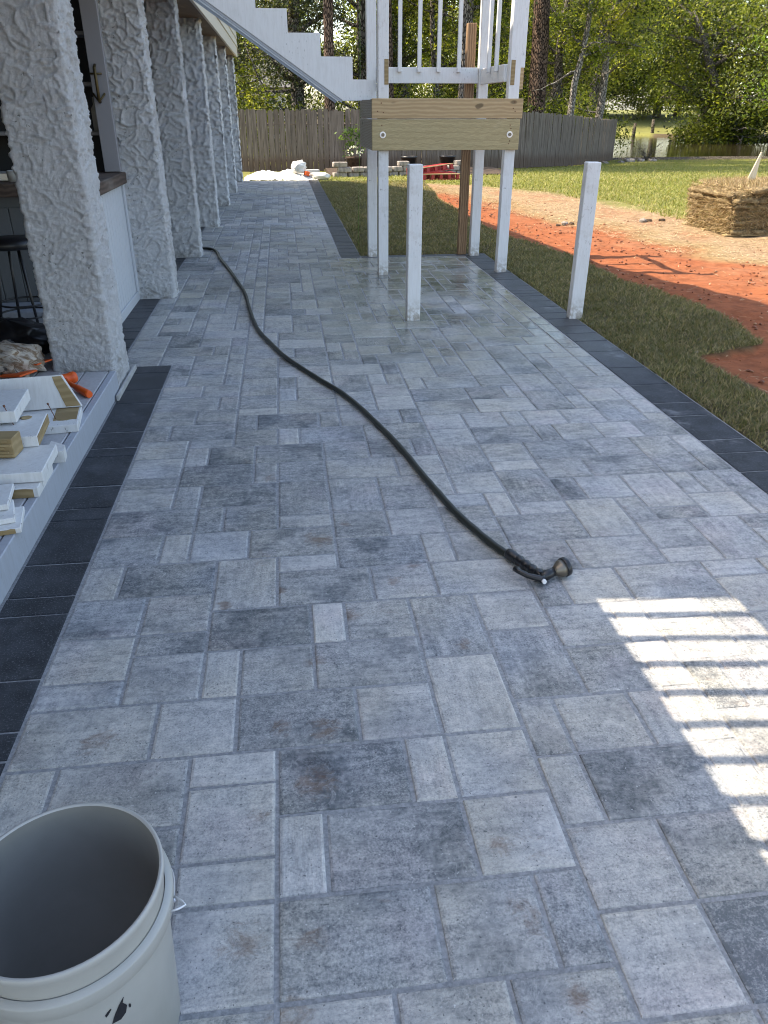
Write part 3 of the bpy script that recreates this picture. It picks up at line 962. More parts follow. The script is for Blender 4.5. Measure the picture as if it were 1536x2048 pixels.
# ================================================================== GRASS AND STRAW
def blades(name, xy, z, hgt, wid, lean, cols, mat, label, flat=False):
    n = len(xy)
    a = rng.uniform(0, 2 * np.pi, n); b = rng.uniform(0, 2 * np.pi, n)
    ln = lean * rng.uniform(0.2, 1.0, n) * hgt
    w_ = np.stack([np.cos(a), np.sin(a), np.zeros(n)], 1) * (wid * 0.5)[:, None]
    base_ = np.stack([xy[:, 0], xy[:, 1], z], 1)
    hz = hgt * (0.12 if flat else 1.0) * (rng.uniform(0.3, 1.0, n))
    tip = base_ + np.stack([np.cos(b) * ln, np.sin(b) * ln, hz], 1)
    mid = base_ * 0.5 + tip * 0.5 + np.stack([-np.cos(b) * ln * .12, -np.sin(b) * ln * .12, hz * .14], 1)
    V = np.stack([base_ - w_, base_ + w_, mid + w_ * .8, mid - w_ * .8, tip], 1).reshape(-1, 3)
    i = np.arange(n) * 5
    F = np.concatenate([np.stack([i, i + 1, i + 2], 1), np.stack([i, i + 2, i + 3], 1), np.stack([i + 3, i + 2, i + 4], 1)])
    C = np.repeat(cols, 5, 0)
    me = np_mesh(name, V, F, mat, C)
    return tag(obj(name, me, None), label, 'grass', None, 'stuff')


def palette(n, cols, wts, var=0.25):
    k = rng.choice(len(cols), n, p=np.array(wts) / sum(wts))
    return np.array(cols)[k] * rng.uniform(1 - var, 1 + var, n)[:, None]


def scatter(x0, x1, y0, y1, dens, keep):
    n = int((x1 - x0) * (y1 - y0) * dens)
    x = rng.uniform(x0, x1, n); y = rng.uniform(y0, y1, n)
    m = keep(x, y)
    return np.stack([x[m], y[m]], 1)


SODC = [(0.120, 0.125, 0.045), (0.160, 0.150, 0.060), (0.25, 0.200, 0.10), (0.34, 0.27, 0.15), (0.080, 0.088, 0.032)]
def sod_keep(x, y): return (x < f_E(y) + 0.07 * npnoise(x, y, 6, 1)) & ~in_patio(x, y)
p1 = np.concatenate([scatter(2.38, 3.8, 2.2, 6.0, 9500, sod_keep), scatter(2.38, 3.8, 6.0, 9.6, 6500, sod_keep), scatter(0.87, 3.5, 9.5, 14, 3600, sod_keep), scatter(0.87, 3.5, 14, 20.2, 2200, lambda x, y: ~in_patio(x, y) & (x < f_E(y) + .1))])
n1 = len(p1)
blades('sod_grass', p1, np.full(n1, -0.012), 0.042 + 0.02 * npnoise(p1[:, 0], p1[:, 1], 5, 2), (0.0032 + 0.0004 * p1[:, 1]) * rng.uniform(.7, 1.3, n1), 1.4,
       palette(n1, SODC, [3, 3, 3.4, 2.2, 2]) * (1 + 0.25 * npnoise(p1[:, 0], p1[:, 1], 3, 4))[:, None], 'grass', 'freshly laid olive green sod strip beside the charcoal paver border')
p2 = np.concatenate([scatter(0.9, 13, 10, 20, 750, lambda x, y: (x > f_L(y) + 0.45 * npnoise(x, y, 1.3, 2, 4)) & ~in_patio(x, y)),
                     scatter(-0.9, 24, 20, 37.6, 330, lambda x, y: (creek(x, y) < 0.1) & ~in_patio(x, y))])
n2 = len(p2)
z2 = zg(p2[:, 0], p2[:, 1]) - 0.012
blades('lawn_grass', p2, z2, rng.uniform(.035, .075, n2), rng.uniform(.009, .019, n2), 1.0, palette(n2, [(0.20, 0.215, 0.052), (0.265, 0.26, 0.075), (0.34, 0.29, 0.13), (0.135, 0.16, 0.038)], [4, 3, 1.6, 2]), 'grass', 'sunlit green lawn with tree shadows in front of the creek')
p3 = np.concatenate([scatter(3.0, 9.5, 3, 20, 650, lambda x, y: (x > f_C(y) - 0.45 + 0.6 * npnoise(x, y, 1.6, 7, 4)) & (x < f_L(y) + 0.7 * rng.random(len(x)))),
                     scatter(2.8, 6.5, 2.5, 18, 60, lambda x, y: (x > f_E(y)) & (npnoise(x, y, 2, 8) > 0.0))])
n3 = len(p3)
blades('dry_straw', p3, np.full(n3, -0.004) + 0.03 * npnoise(p3[:, 0], p3[:, 1], 2.5, 6, 4), rng.uniform(.05, .16, n3), rng.uniform(.005, .011, n3), 1.0, palette(n3, [(0.40, 0.29, 0.17), (0.52, 0.40, 0.25), (0.22, 0.14, 0.07), (0.14, 0.11, 0.05)], [4, 3, 2.4, 1.2]), 'straw', 'dry tan straw and dead grass strewn between red clay and lawn', True)


# crumbs of clay lying loose on the bare strip
pc = scatter(2.8, 7.5, 2.5, 18.5, 110, lambda x, y: (x > f_E(y) - 0.06) & (x < f_C(y) + 0.8) & (npnoise(x, y, 1.7, 21, 4) > -0.25))
nc = len(pc)
octa = np.array([(1, 0, 0), (0, 1, 0), (-1, 0, 0), (0, -1, 0), (0, 0, .8), (0, 0, -.6)], float)
of = np.array([(0, 1, 4), (1, 2, 4), (2, 3, 4), (3, 0, 4), (1, 0, 5), (2, 1, 5), (3, 2, 5), (0, 3, 5)])
sz = (0.004 + 0.020 * rng.random(nc) ** 4)[:, None, None]
Vc = octa[None] * sz * rng.uniform(.6, 1.4, (nc, 6, 3)) + np.stack([pc[:, 0], pc[:, 1], np.full(nc, -0.022) + 0.035 * npnoise(pc[:, 0], pc[:, 1], 3.0, 5, 5)], 1)[:, None, :]
Fc = (of[None] + (np.arange(nc) * 6)[:, None, None]).reshape(-1, 3)
me = np_mesh('clay_crumbs', Vc.reshape(-1, 3), Fc, 'straw', np.repeat(palette(nc, [(.25, .085, .038), (.18, .06, .03), (.30, .15, .08)], [3, 2, 1]), 6, 0))
tag(obj('clay_crumbs', me, None), 'loose crumbs of red clay on the bare ground', 'soil', None, 'stuff')

# ================================================================== HOUSE
house = thing('house', 'raised coastal house on rough white stucco columns along the patio', 'house', (-1.2, 12, 0))
house.location = (0, 0, 0)


def column(x0, x1, y0, y1, z0, z1, res, amp, seed):
    """square column, every face gridded and thrown-plaster relief pushed out along the normal"""
    rr = 0.035
    def ring():
        pts = []
        cs = [(x1 - rr, y0 + rr, -90), (x1 - rr, y1 - rr, 0), (x0 + rr, y1 - rr, 90), (x0 + rr, y0 + rr, 180)]
        ends = []
        for cx, cy, a in cs:
            arc = [(cx + rr * math.cos(R(a + k * 30)), cy + rr * math.sin(R(a + k * 30)), a + k * 30) for k in range(4)]
            ends.append(arc)
        for k in range(4):
            arc, nxt = ends[k], ends[(k + 1) % 4]
            pts += arc
            ax, ay, aa = arc[-1]; bx, by, _ = nxt[0]
            n = max(2, int(math.hypot(bx - ax, by - ay) / res))
            pts += [(ax + (bx - ax) * i / n, ay + (by - ay) * i / n, aa) for i in range(1, n)]
        return pts
    rg = ring(); n = len(rg)
    m = int((z1 - z0) / res)
    V = []
    nz = mnoise.noise
    so = Vector((seed * 7.1, seed * 3.3, seed * 1.7))
    for k in range(m + 1):
        z = z0 + (z1 - z0) * k / m
        for px, py, a in rg:
            p = Vector((px, py, z)) + so
            wv = Vector((nz(p * 6.0), nz(p * 6.0 + Vector((9, 1, 4))), nz(p * 6.0 + Vector((3, 8, 2))))) * 0.085
            q = p + wv
            q.z *= 1.15
            dist, pp_ = mnoise.voronoi(Vector((q.x * 9, q.y * 9, q.z * 12)))
            cr = math.sin(pp_[0].x * 12.9898 + pp_[0].y * 78.233 + pp_[0].z * 37.7) * 43758.5453
            cr -= math.floor(cr)
            e = min(max((dist[1] - dist[0]) / .16, 0), 1); e = e * e * (3 - 2 * e)
            a2 = nz(q * 31.0 + Vector((5, 5, 5))); a3 = nz(p * 66.0)
            slope = (p - Vector((pp_[0].x / 9, pp_[0].y / 9, pp_[0].z / 12))).z * 5.0
            d = amp * (0.95 * cr * e + 0.12 * e + 0.55 * slope * e + 0.42 * a2 + 0.70 * a3 + 0.40 * nz(p * 5.0)) - amp * 0.6
            V.append((px + math.cos(R(a)) * d, py + math.sin(R(a)) * d, z))
    I = np.arange(n * (m + 1)).reshape(m + 1, n)
    J = np.roll(I, -1, 1)
    F = np.stack([I[:-1], J[:-1], J[1:], I[1:]], -1).reshape(-1, 4)
    return np_mesh('column', np.array(V), F, 'stucco', None, True)


COLS = [(-1.455, -1.066, 4.72, 5.14, 0.0075, 0.0125), (-1.425, -1.030, 7.38, 7.71, 0.009, 0.0115), (-1.335, -0.985, 9.60, 9.90, 0.013, 0.0095),
        (-1.30, -0.962, 12.28, 12.58, 0.018, 0.009), (-1.29, -0.962, 15.08, 15.38, 0.022, 0.009), (-1.27, -0.942, 17.5, 17.8, 0.026, 0.009), (-1.26, -0.935, 20.3, 20.6, 0.028, 0.009)]
for k, (x0, x1, y0, y1, res, amp) in enumerate(COLS):
    obj('column', column(x0, x1, y0, y1, -0.004, 2.64, res, amp, k + 1), None, house)

mb = MB(); mb.box(-6.0, -0.90, 2.53, 20.66, 2.622, 2.66)
obj('soffit', mb, 'soffit', house)
mb = MB(); mb.box(-0.90, -0.862, 2.53, 20.68, 2.60, 2.79, 0.004)
fas = obj('fascia', mb, 'cream', house)
for k in range(3):                                  # lap siding courses over the rim of the upper floor
    mb = MB()
    z0 = 2.795 + k * 0.155
    mb.prism([(-0.90, z0), (-0.845, z0), (-0.862, z0 + 0.153), (-0.90, z0 + 0.153)], 'Y', 2.53, 20.68)
    obj('siding_board', mb, 'cream', house)
mb = MB(); mb.box(-6.0, -0.90, 2.53, 20.66, 2.661, 3.255)
obj('floor_slab', mb, 'cream', house)
# upper storey (its roofline throws the shadow edge on the yard)
prof = [(2.53, 3.26), (2.53, 7.6), (4.2, 8.3), (6.75, 7.75), (7.75, 7.3), (8.35, 6.9), (9.35, 6.43), (10.45, 6.26), (13.0, 5.81), (16.05, 5.56), (17.9, 5.95), (20.62, 3.26)]
mb = MB(); mb.prism(prof, 'X', -2.3, -0.95)
obj('upper_wall', mb, 'cream', house)
prof2 = [(3.4, 3.26), (3.4, 7.95)] + prof[2:]
mb = MB(); mb.prism(prof2, 'X', -5.6, -2.302)
obj('upper_wall', mb, 'cream', house)
mb = MB()
pr = prof2[1:]
outl = pr + [(y, z + 0.06) for y, z in reversed(pr)]
mb.prism(outl, 'X', -5.7, -0.93)
obj('roof', mb, 'shingle', house)
# balcony at the near end with a balustrade
mb = MB(); mb.box(-5.6, -0.96, -4.0, 2.51, 2.60, 2.82)
obj('balcony_floor', mb, 'cream', house)
mb = MB(); mb.box(-1.02, -0.97, -4.0, 2.51, 2.86, 2.90)
obj('bottom_rail', mb, 'white', house)
mb = MB(); mb.box(-1.03, -0.95, -4.0, 2.51, 3.70, 3.78)
obj('top_rail', mb, 'white', house)
bal = MB(); bal.box(-0.016, 0.016, -0.016, 0.016, 0, 0.80)
balme = bal.mesh('baluster'); balme.materials.append(MAT['white'])
for k in range(46):
    obj('baluster', balme, None, house, (-0.99, 2.43 - k * 0.135, 2.9))
mb = MB(); mb.box(-1.04, -0.95, 2.505, 2.528, 2.82, 3.82)
obj('rail_post', mb, 'white', house)
mb = MB(); mb.box(-5.6, -3.6, -4.0, 2.51, 2.83, 4.9)
obj('back_wall', mb, 'cream', house)
for y in (-3.8, 1.0):
    mb = MB(); mb.box(-3.2, -3.0, y, y + 0.2, 0.0, 2.66)
    obj('deck_support', mb, 'white', house)
# shaded rooms under the house
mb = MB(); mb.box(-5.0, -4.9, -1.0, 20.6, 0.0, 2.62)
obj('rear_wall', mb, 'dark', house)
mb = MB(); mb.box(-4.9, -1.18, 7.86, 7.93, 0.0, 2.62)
obj('added_dark_wall', mb, 'dark', house)  # near-black wall added to keep the space behind the bar dark

# ---- low deck beside the patio
deck = thing('low_deck', 'low grey painted wooden deck under the house beside charcoal border', 'deck', (-1.6, 3.4, 0))
deck.location = (0, 0, 0)
yA, yB, zt = 2.17, 4.70, 0.14
xs_ = [-1.068, -1.118, -1.262, -1.408, -1.554, -1.70, -1.846, -1.992, -2.138, -2.284]
mb = MB(); mb.box(-1.108, -1.068, yA, yB, 0.0, zt, 0.004)
obj('edge_board', mb, 'greyp', deck)
mb = MB(); mb.box(-2.9, -1.11, yA, yA + 0.04, 0.0, zt - 0.022, 0.003)
obj('end_board', mb, 'greyp', deck)
for a in range(13):
    x1 = -1.114 - a * 0.142
    mb = MB(); mb.box(x1 - 0.136, x1, yA, yB if a < 2 else 6.2, zt - 0.025, zt - rp.uniform(0, .003), 0.004)
    if a == 0:
        pass
    obj('deck_board', mb, 'deckp', deck)
mb = MB(); mb.box(-1.41, -1.13, yA + 0.05, 4.69, 0.0, zt - 0.03); mb.box(-2.95, -1.411, yA + 0.05, 6.19, 0.0, zt - 0.03)
obj('joist_frame', mb, 'dark', deck)
mb = MB(); mb.box(-4.8, -1.50, 6.0, 6.35, 0.0, 0.22, 0.006)
tag(obj('timber_step', mb, 'greyp'), 'worn grey timber step at the foot of the bar', 'step')
mb = MB(); mb.box(-1.060, -1.045, 4.55, 5.20, 0.0, 0.035, 0.002)
tag(obj('metal_flashing', mb, 'concrete'), 'thin pale strip at the foot of the nearest column', 'trim strip')
mb = MB(); mb.box(-2.4, -1.09, 0.2, 2.12, -0.004, 0.045, 0.008)
tag(obj('concrete_pad', mb, 'concrete'), 'pale concrete pad at the near end of the low deck', 'slab')

# ---- outdoor bar under the house
bar = thing('outdoor_bar', 'outdoor bar with brown counter and white beadboard side between columns', 'bar', (-2.3, 6.8, 0))
bar.location = (0, 0, 0)
mb = MB()
mb.box(-3.8, -1.385, 6.42, 7.42, 0.0, 0.98)
obj('carcass', mb, 'barface', bar)
for k in range(10):
    y = 6.42 + k * 0.1
    mb = MB(); mb.box(-1.384, -1.372, y + 0.003, y + 0.097, 0.08, 0.98, 0.002)
    obj('beadboard', mb, 'barw', bar)
mb = MB(); mb.box(-1.384, -1.360, 6.42, 7.42, 0.0, 0.078, 0.003); obj('base_trim', mb, 'barw', bar)
mb = MB(); mb.box(-1.371, -1.352, 7.33, 7.42, 0.079, 0.98, 0.003); obj('corner_trim', mb, 'barw', bar)
for k in range(15):
    x = -1.40 - k * 0.16
    mb = MB(); mb.box(x - 0.156, x - 0.002, 6.405, 6.419, 0.0, 0.90, 0.003)
    obj('front_board', mb, 'barface', bar)
mb = MB(); mb.box(-3.9, -1.33, 6.25, 7.46, 0.985, 1.075, 0.006); obj('counter_top', mb, 'counter', bar)
mb = MB(); mb.box(-1.482, -1.352, 7.30, 7.36, 1.08, 2.62, 0.004); obj('upright_board', mb, 'greytrim', bar)
mb = MB(); mb.tube([(-1.43, 7.285, 1.60), (-1.43, 7.25, 1.62), (-1.43, 7.25, 1.84), (-1.43, 7.285, 1.86)], 0.012, 8)
mb.tube([(-1.475, 7.285, 1.66), (-1.43, 7.24, 1.60), (-1.385, 7.285, 1.66)], 0.009, 6)
mb.tube([(-1.475, 7.28, 1.80), (-1.385, 7.28, 1.80)], 0.008, 6)
obj('brass_hook', mb, 'brass', bar)
for k, z in enumerate((1.35, 1.72, 2.08, 2.42)):
    mb = MB(); mb.box(-3.6, -1.45, 7.55, 7.85, z, z + 0.03, 0.003); obj('shelf', mb, 'greytrim', bar)


def bottle(name, x, y, z, r, h, mat, label, cat, grp):
    mb = MB()
    mb.lathe([(0.0, 0), (r, 0), (r, h * .6), (r * .95, h * .66), (r * .35, h * .78), (r * .33, h), (0, h)], 14)
    tag(obj(name, mb, mat, None, (x, y, z)), label, cat, grp)


for k in range(5):
    bottle('bottle', -1.56 - k * 0.13, 7.68, 1.38 + (k % 2) * 0.37, 0.035, 0.26, 'bottle' if k % 2 else 'jar', 'bottle on the dim bar shelves, ' + ['nearest the grey upright board', 'upper shelf, second from the board', 'lower shelf, third from the board', 'upper shelf, fourth from the board', 'farthest from the board'][k], 'bottle', 'bottles on the back shelves')
mb = MB(); mb.box(-1.66, -1.50, 6.95, 7.1, 1.076, 1.20, 0.004)
tag(obj('white_box', mb, 'white'), 'small white box on the brown bar counter', 'box')
mb = MB(); mb.lathe([(0, 0), (.055, 0), (.06, .07), (.05, .075), (.052, .01), (0, .01)], 18)
tag(obj('bowl', mb, 'jar', None, (-1.95, 6.45, 1.076)), 'pale cup on the dim end of the bar counter', 'cup')
mb = MB(); mb.box(-2.16, -1.98, 6.5, 6.7, 1.076, 1.13, 0.004)
tag(obj('tray', mb, 'zinc'), 'grey metal tray on the bar counter left of nearest column', 'tray')

# ---- bar stool
st = thing('bar_stool', 'black metal bar stool with ring footrests in front of the bar', 'stool', (-1.86, 5.78, 0.14))
mb = MB(); mb.lathe([(0, .57), (.17, .57), (.18, .585), (.18, .61), (.165, .63), (0, .635)], 28); obj('seat', mb, 'black', st)
for a in (35, 125, 215, 305):
    ca, sa = math.cos(R(a)), math.sin(R(a))
    mb = MB(); mb.tube([(ca * .10, sa * .10, .575), (ca * .20, sa * .20, 0)], 0.010, 8); obj('leg', mb, 'black', st)
for z, r_ in ((.12, .185), (.20, .171)):
    mb = MB(); mb.tube([(r_ * math.cos(R(k * 15)), r_ * math.sin(R(k * 15)), z) for k in range(25)], 0.007, 6, False); obj('foot_ring', mb, 'black', st)

# ================================================================== STAIRS, LANDING, POSTS
stairs = thing('staircase', 'white sawtooth stair stringers rising left from the landing, treads removed', 'stairs', (0.9, 8.8, 1.6))
stairs.location = (0, 0, 0)
poly = [(0.945, 1.70), (0.945, 1.80)]
x, z = 0.72, 1.80
for k in range(6):
    poly += [(x, z), (x, z + 0.188)]
    x -= 0.2975; z += 0.188
poly = [(0.945, 1.71), (0.945, 1.80), (0.72, 1.80), (0.72, 1.988), (0.4225, 1.988), (0.4225, 2.176), (0.125, 2.176), (0.125, 2.364), (-0.1725, 2.364), (-0.1725, 2.552), (-0.47, 2.552), (-0.47, 2.74), (-0.7675, 2.74), (-0.7675, 2.90), (-0.84, 2.90),
        (-0.84, 2.575), (0.62, 1.625), (0.885, 1.63)]
for y0 in (8.40, 9.26):
    mb = MB(); mb.prism(poly, 'Y', y0, y0 + 0.040)
    sg = obj('stringer', mb, 'white', stairs)
    dx, dz = 0.62 + 0.84, 1.625 - 2.575
    L = math.hypot(dx, dz); nx_, nz_ = dz / L, -dx / L
    mb = MB(); mb.prism([(-0.84, 2.573), (0.62, 1.623), (0.62 + nx_ * .022, 1.623 + nz_ * .022), (-0.84 + nx_ * .022, 2.573 + nz_ * .022)], 'Y', y0 + 0.006, y0 + 0.05)
    obj('trim_strip', mb, 'greyp', sg)

land = thing('stair_landing', 'stair landing frame: white posts, bolted pine beam and white balusters', 'landing', (1.6, 8.8, 0))
land.location = (0, 0, 0)


def post(name, x0, x1, y0, y1, z0, z1, mat, parent, bev=0.004):
    mb = MB(); mb.box(-(x1 - x0) / 2, (x1 - x0) / 2, -(y1 - y0) / 2, (y1 - y0) / 2, 0, z1 - z0, bev)
    return obj(name, mb, mat, parent, ((x0 + x1) / 2, (y0 + y1) / 2, z0))


def board(name, x0, x1, y0, y1, z0, z1, mat, parent, bev=0.004):
    mb = MB(); c = ((x0 + x1) / 2, (y0 + y1) / 2, (z0 + z1) / 2)
    mb.box(x0 - c[0], x1 - c[0], y0 - c[1], y1 - c[1], z0 - c[2], z1 - c[2], bev)
    return obj(name, mb, mat, parent, c)


pA = post('post', 0.952, 1.052, 8.285, 8.385, -0.02, 3.2, 'wpost_worn', land)
pB = post('post', 2.222, 2.328, 8.285, 8.385, -0.02, 3.2, 'wpost', land)
pC = post('post', 0.958, 1.062, 9.40, 9.50, -0.02, 3.2, 'wpost', land)
pD = post('post', 2.170, 2.275, 9.345, 9.445, -0.02, 3.2, 'wpost', land)
board('wood_patch', -0.02, 0.02, -0.004, 0.001, 0, 0.21, 'rawwood', pA, 0).location = (0.028, -0.052, 1.88)
board('wood_patch', -0.02, 0.02, -0.004, 0.001, 0, 0.21, 'rawwood', pB, 0).location = (-0.022, -0.052, 1.88)
board('wood_patch', -0.02, 0.02, -0.004, 0.001, 0, 0.18, 'pine2', pB, 0).location = (0.074, -0.02, 1.83)
board('trim_board', 2.330, 2.372, 8.30, 8.38, 1.90, 3.2, 'white', land)
lower = board('lower_beam', 0.885, 2.348, 8.242, 8.282, 1.190, 1.462, 'pine', land)
upper = board('upper_beam', 0.885, 2.366, 8.242, 8.282, 1.468, 1.640, 'pine2', land)
board('side_beam', 0.885, 0.925, 8.284, 9.48, 1.190, 1.462, 'pineside', land)
board('side_beam', 0.887, 0.927, 8.284, 9.48, 1.470, 1.636, 'pineside', land)
board('side_beam', 2.330, 2.352, 8.386, 9.44, 1.190, 1.462, 'pineside', land)
board('rear_beam', 1.064, 2.168, 9.40, 9.44, 1.20, 1.46, 'pineside', land)
for x in (0.99, 2.25):
    M = Matrix.Translation((x, 8.241, 1.328)) @ Matrix.Rotation(R(90), 4, 'X')
    mb = MB()
    mb.lathe([(0, 0), (.030, 0), (.030, .004), (.0, .004)], 20, M=M, smooth=False)
    bo = obj('bolt', mb, 'zinc', land)
    mb = MB(); mb.lathe([(0, .0042), (.017, .0042), (.017, .016), (0, .016)], 6, M=M, smooth=False); obj('nut', mb, 'metal', bo)
for x, z in [(0.975, 1.60), (0.995, 1.52), (0.94, 1.53), (2.28, 1.61), (2.29, 1.53), (2.27, 1.555), (0.98, 1.41), (2.25, 1.41), (2.26, 1.38), (2.255, 1.27), (2.245, 1.245)]:
    M = Matrix.Translation((x, 8.2415, z)) @ Matrix.Rotation(R(90), 4, 'X')
    mb = MB(); mb.lathe([(0, 0), (.006, 0), (.005, .002), (0, .002)], 8, M=M, smooth=False); obj('screw', mb, 'rust', land)
board('bottom_rail', 1.064, 2.168, 9.375, 9.413, 1.795, 1.945, 'white', land)
board('side_rail', 2.190, 2.228, 8.388, 9.343, 1.785, 1.935, 'white', land)
board('top_rail', 1.064, 2.168, 9.375, 9.413, 2.86, 2.95, 'white', land)
board('top_rail', 2.190, 2.228, 8.388, 9.343, 2.86, 2.95, 'white', land)
for x in (1.305, 1.515, 1.725, 1.945): post('baluster', x - .02, x + .02, 9.335, 9.373, 1.90, 2.9, 'white', land, 0.003)
for y in (8.62, 8.93): post('baluster', 2.150, 2.188, y - .018, y + .018, 1.88, 2.9, 'white', land, 0.003)

bp = post('treated_post', 2.050, 2.146, 9.46, 9.55, -0.05, 2.36, 'brownpost', None)
tag(bp, 'reddish brown unpainted timber post behind the landing railing', 'post')
mb = MB()
mb.box(-.054, .054, -.046, .046, -0.03, 1.178, 0.005)
tag(obj('cut_post', mb, 'wpost_worn', None, (1.010, 6.34, 0), (0, 0, R(2))), 'cut-off white post standing on the pavers nearest the camera', 'post', 'cut-off white stair posts')
mb = MB(); mb.box(-.054, .054, -.046, .046, -0.03, 1.19, 0.005)
tag(obj('cut_post', mb, 'wpost_worn', None, (2.367, 6.24, 0), (0, R(0.4), R(-3))), 'cut-off white post on the charcoal border by the sod', 'post', 'cut-off white stair posts')
mb = MB()
mb.tube([(0.915, 9.55, 3.2), (0.90, 9.6, 1.6), (0.865, 9.75, 0.0)], 0.0022, 5)
tag(obj('string_line', mb, 'string'), 'thin green string hanging beside the landing posts', 'string')

# ================================================================== HOSE
def catmull(P, n=10):
    P = [Vector(p) for p in P]
    P = [P[0] * 2 - P[1]] + P + [P[-1] * 2 - P[-2]]
    out = []
    for i in range(1, len(P) - 2):
        a, b, c, d = P[i - 1:i + 3]
        for k in range(n):
            t = k / n
            out.append(0.5 * ((2 * b) + (-a + c) * t + (2 * a - 5 * b + 4 * c - d) * t * t + (-a + 3 * b - 3 * c + d) * t ** 3))
    out.append(P[-2])
    return out


hose = thing('garden_hose', 'black garden hose with spray nozzle snaking across the wet pavers', 'hose')
hp = [(-1.12, 10.2), (-0.93, 10.12), (-0.83, 9.85), (-0.77, 9.45), (-0.61, 8.62), (-0.50, 8.0), (-0.41, 7.46), (-0.36, 6.95), (-0.31, 6.47), (-0.25, 6.05), (-0.16, 5.69), (-0.06, 5.33), (0.05, 5.04), (0.17, 4.75), (0.28, 4.5), (0.37, 4.22), (0.44, 3.95), (0.50, 3.70), (0.545, 3.47), (0.58, 3.26), (0.615, 3.08), (0.65, 2.90), (0.69, 2.75), (0.74, 2.60), (0.79, 2.48)]
pts = catmull([(x, y, 0.0178) for x, y in hp], 7)
mb = MB(); mb.tube(pts, [0.0150 + 0.0006 * math.sin(i * 1.3) for i in range(len(pts))], 14)
obj('tube', mb, 'rubber', hose)
mb = MB()
A = Vector((0.79, 2.48, .026)); D1 = Vector((0.055, -0.125, 0)).normalized()
mb.tube([A - D1 * .01, A, A + D1 * .02, A + D1 * .024, A + D1 * .05, A + D1 * .054], [.020, .023, .023, .021, .021, .019], 16)
obj('coupling', mb, 'plastic', hose)
noz = obj('nozzle_grip', MB().tube([A + D1 * (.05 + .011 * i) for i in range(14)], [.020 + .0032 * math.sin(i * 1.9) + (.003 if i > 10 else 0) for i in range(14)], 12), 'plastic', hose)
B = A + D1 * .19
D2 = Vector((0.080, 0.030, 0.012)).normalized()
mb = MB(); mb.tube([B - D2 * .01, B + D2 * .03, B + D2 * .055], [.022, .019, .016], 12); obj('neck', mb, 'plastic', noz)
Hc = B + D2 * .05
mb = MB(); mb.tube([Hc, Hc + D2 * .012, Hc + D2 * .03, Hc + D2 * .042], [.015, .020, .032, .034], 20); obj('spray_head', mb, 'metal', noz)
mb = MB(); mb.tube([Hc + D2 * .042, Hc + D2 * .046, Hc + D2 * .06, Hc + D2 * .063], [.034, .0375, .0375, .033], 20); obj('spray_face', mb, 'plastic', noz)
mb = MB()
C0 = B + Vector((-.012, -.026, .008))
mb.tube([C0 + Vector((.012, -.002, 0)), C0, C0 + Vector((-.045, .018, .006)), C0 + Vector((-.075, .045, .012)), C0 + Vector((-.083, .062, .014))], [.015, .013, .0105, .010, .012], 10)
obj('lever', mb, 'plastic', noz)
mb = MB(); mb.tube([C0 + Vector((.004, -.012, 0)), C0 + Vector((.006, -.022, 0))], [.009, .008], 10); obj('flow_knob', mb, 'white', noz)

# ================================================================== BUCKET
bk = thing('bucket', 'pale grey plastic bucket with black print, empty, in the near corner', 'bucket', (-0.432, 0.905, 0.0), R(0))
Rr, Hh = 0.167, 0.412
mb = MB()
mb.lathe([(0, .003), (.140, .003), (.146, .008), (.160, .30), (.161, .345)], 72)
mb.lathe([(.1605, .345), (.161, .385), (Rr - .002, .396), (Rr, .405), (Rr - .001, Hh), (Rr - .005, Hh + .002), (Rr - .008, Hh - .001)], 72)
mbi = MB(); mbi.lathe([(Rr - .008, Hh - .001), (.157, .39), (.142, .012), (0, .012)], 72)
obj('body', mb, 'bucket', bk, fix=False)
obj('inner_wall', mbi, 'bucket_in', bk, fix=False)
mb = MB()
mb.lathe([(.161, .318), (.171, .320), (.1735, .324), (.175, .352), (.1745, .356), (.162, .358)], 72)
obj('collar', mb, 'bucket', bk)
mb = MB()
mb.tube([(.172, -.02, .335), (.186, -.016, .335), (.196, -.010, .334), (.190, -.002, .334), (.172, .012, .333)], 0.0022, 6)
mb.tube(catmull([(.176, .0, .333), (.150, .10, .30), (.06, .185, .285), (-.06, .185, .285), (-.150, .10, .30), (-.176, 0, .333)], 8), 0.0022, 6)
obj('wire_handle', mb, 'zinc', bk)


def decal(name, poly, parent, mat):
    """poly in (angle offset metres along the wall, height z): bent round the bucket wall, 1 mm proud"""
    n = len(poly); vs = []
    for rr in (0.0004, 0.0012):
        for s, zz in poly:
            r0 = .146 + (zz - .008) * (.014 / .292)
            a = R(-60) + s / r0
            vs.append(((r0 + rr) * math.cos(a), (r0 + rr) * math.sin(a), zz))
    fs = [tuple(range(n)), tuple(range(n, 2 * n))] + [(i, (i + 1) % n, n + (i + 1) % n, n + i) for i in range(n)]
    mb = MB(); mb.add(vs, fs)
    obj(name, mb, mat, parent)


LZ, LS = 0.262, 0.012
decal('print_mark', [(LS - .016, LZ - .004), (LS - .012, LZ - .0005), (LS - .006, LZ + .008), (LS - .007, LZ + .010), (LS - .013, LZ + .006), (LS - .017, LZ + .001)], bk, 'ink')
decal('print_mark', [(LS - .010, LZ - .030), (LS - .004, LZ - .014), (LS + .006, LZ + .004), (LS + .016, LZ + .016), (LS + .0125, LZ + .004), (LS + .018, LZ - .010), (LS + .014, LZ - .026), (LS + .004, LZ - .034)], bk, 'ink')
decal('print_mark', [(LS + .0225 + .002 * math.cos(R(k * 45)), LZ - .018 + .005 * math.sin(R(k * 45))) for k in range(8)], bk, 'ink')
decal('print_mark', [(LS - .062 + .013 * math.cos(R(k * 30)), LZ - .030 + .013 * math.sin(R(k * 30))) for k in range(12)], bk, 'ink')

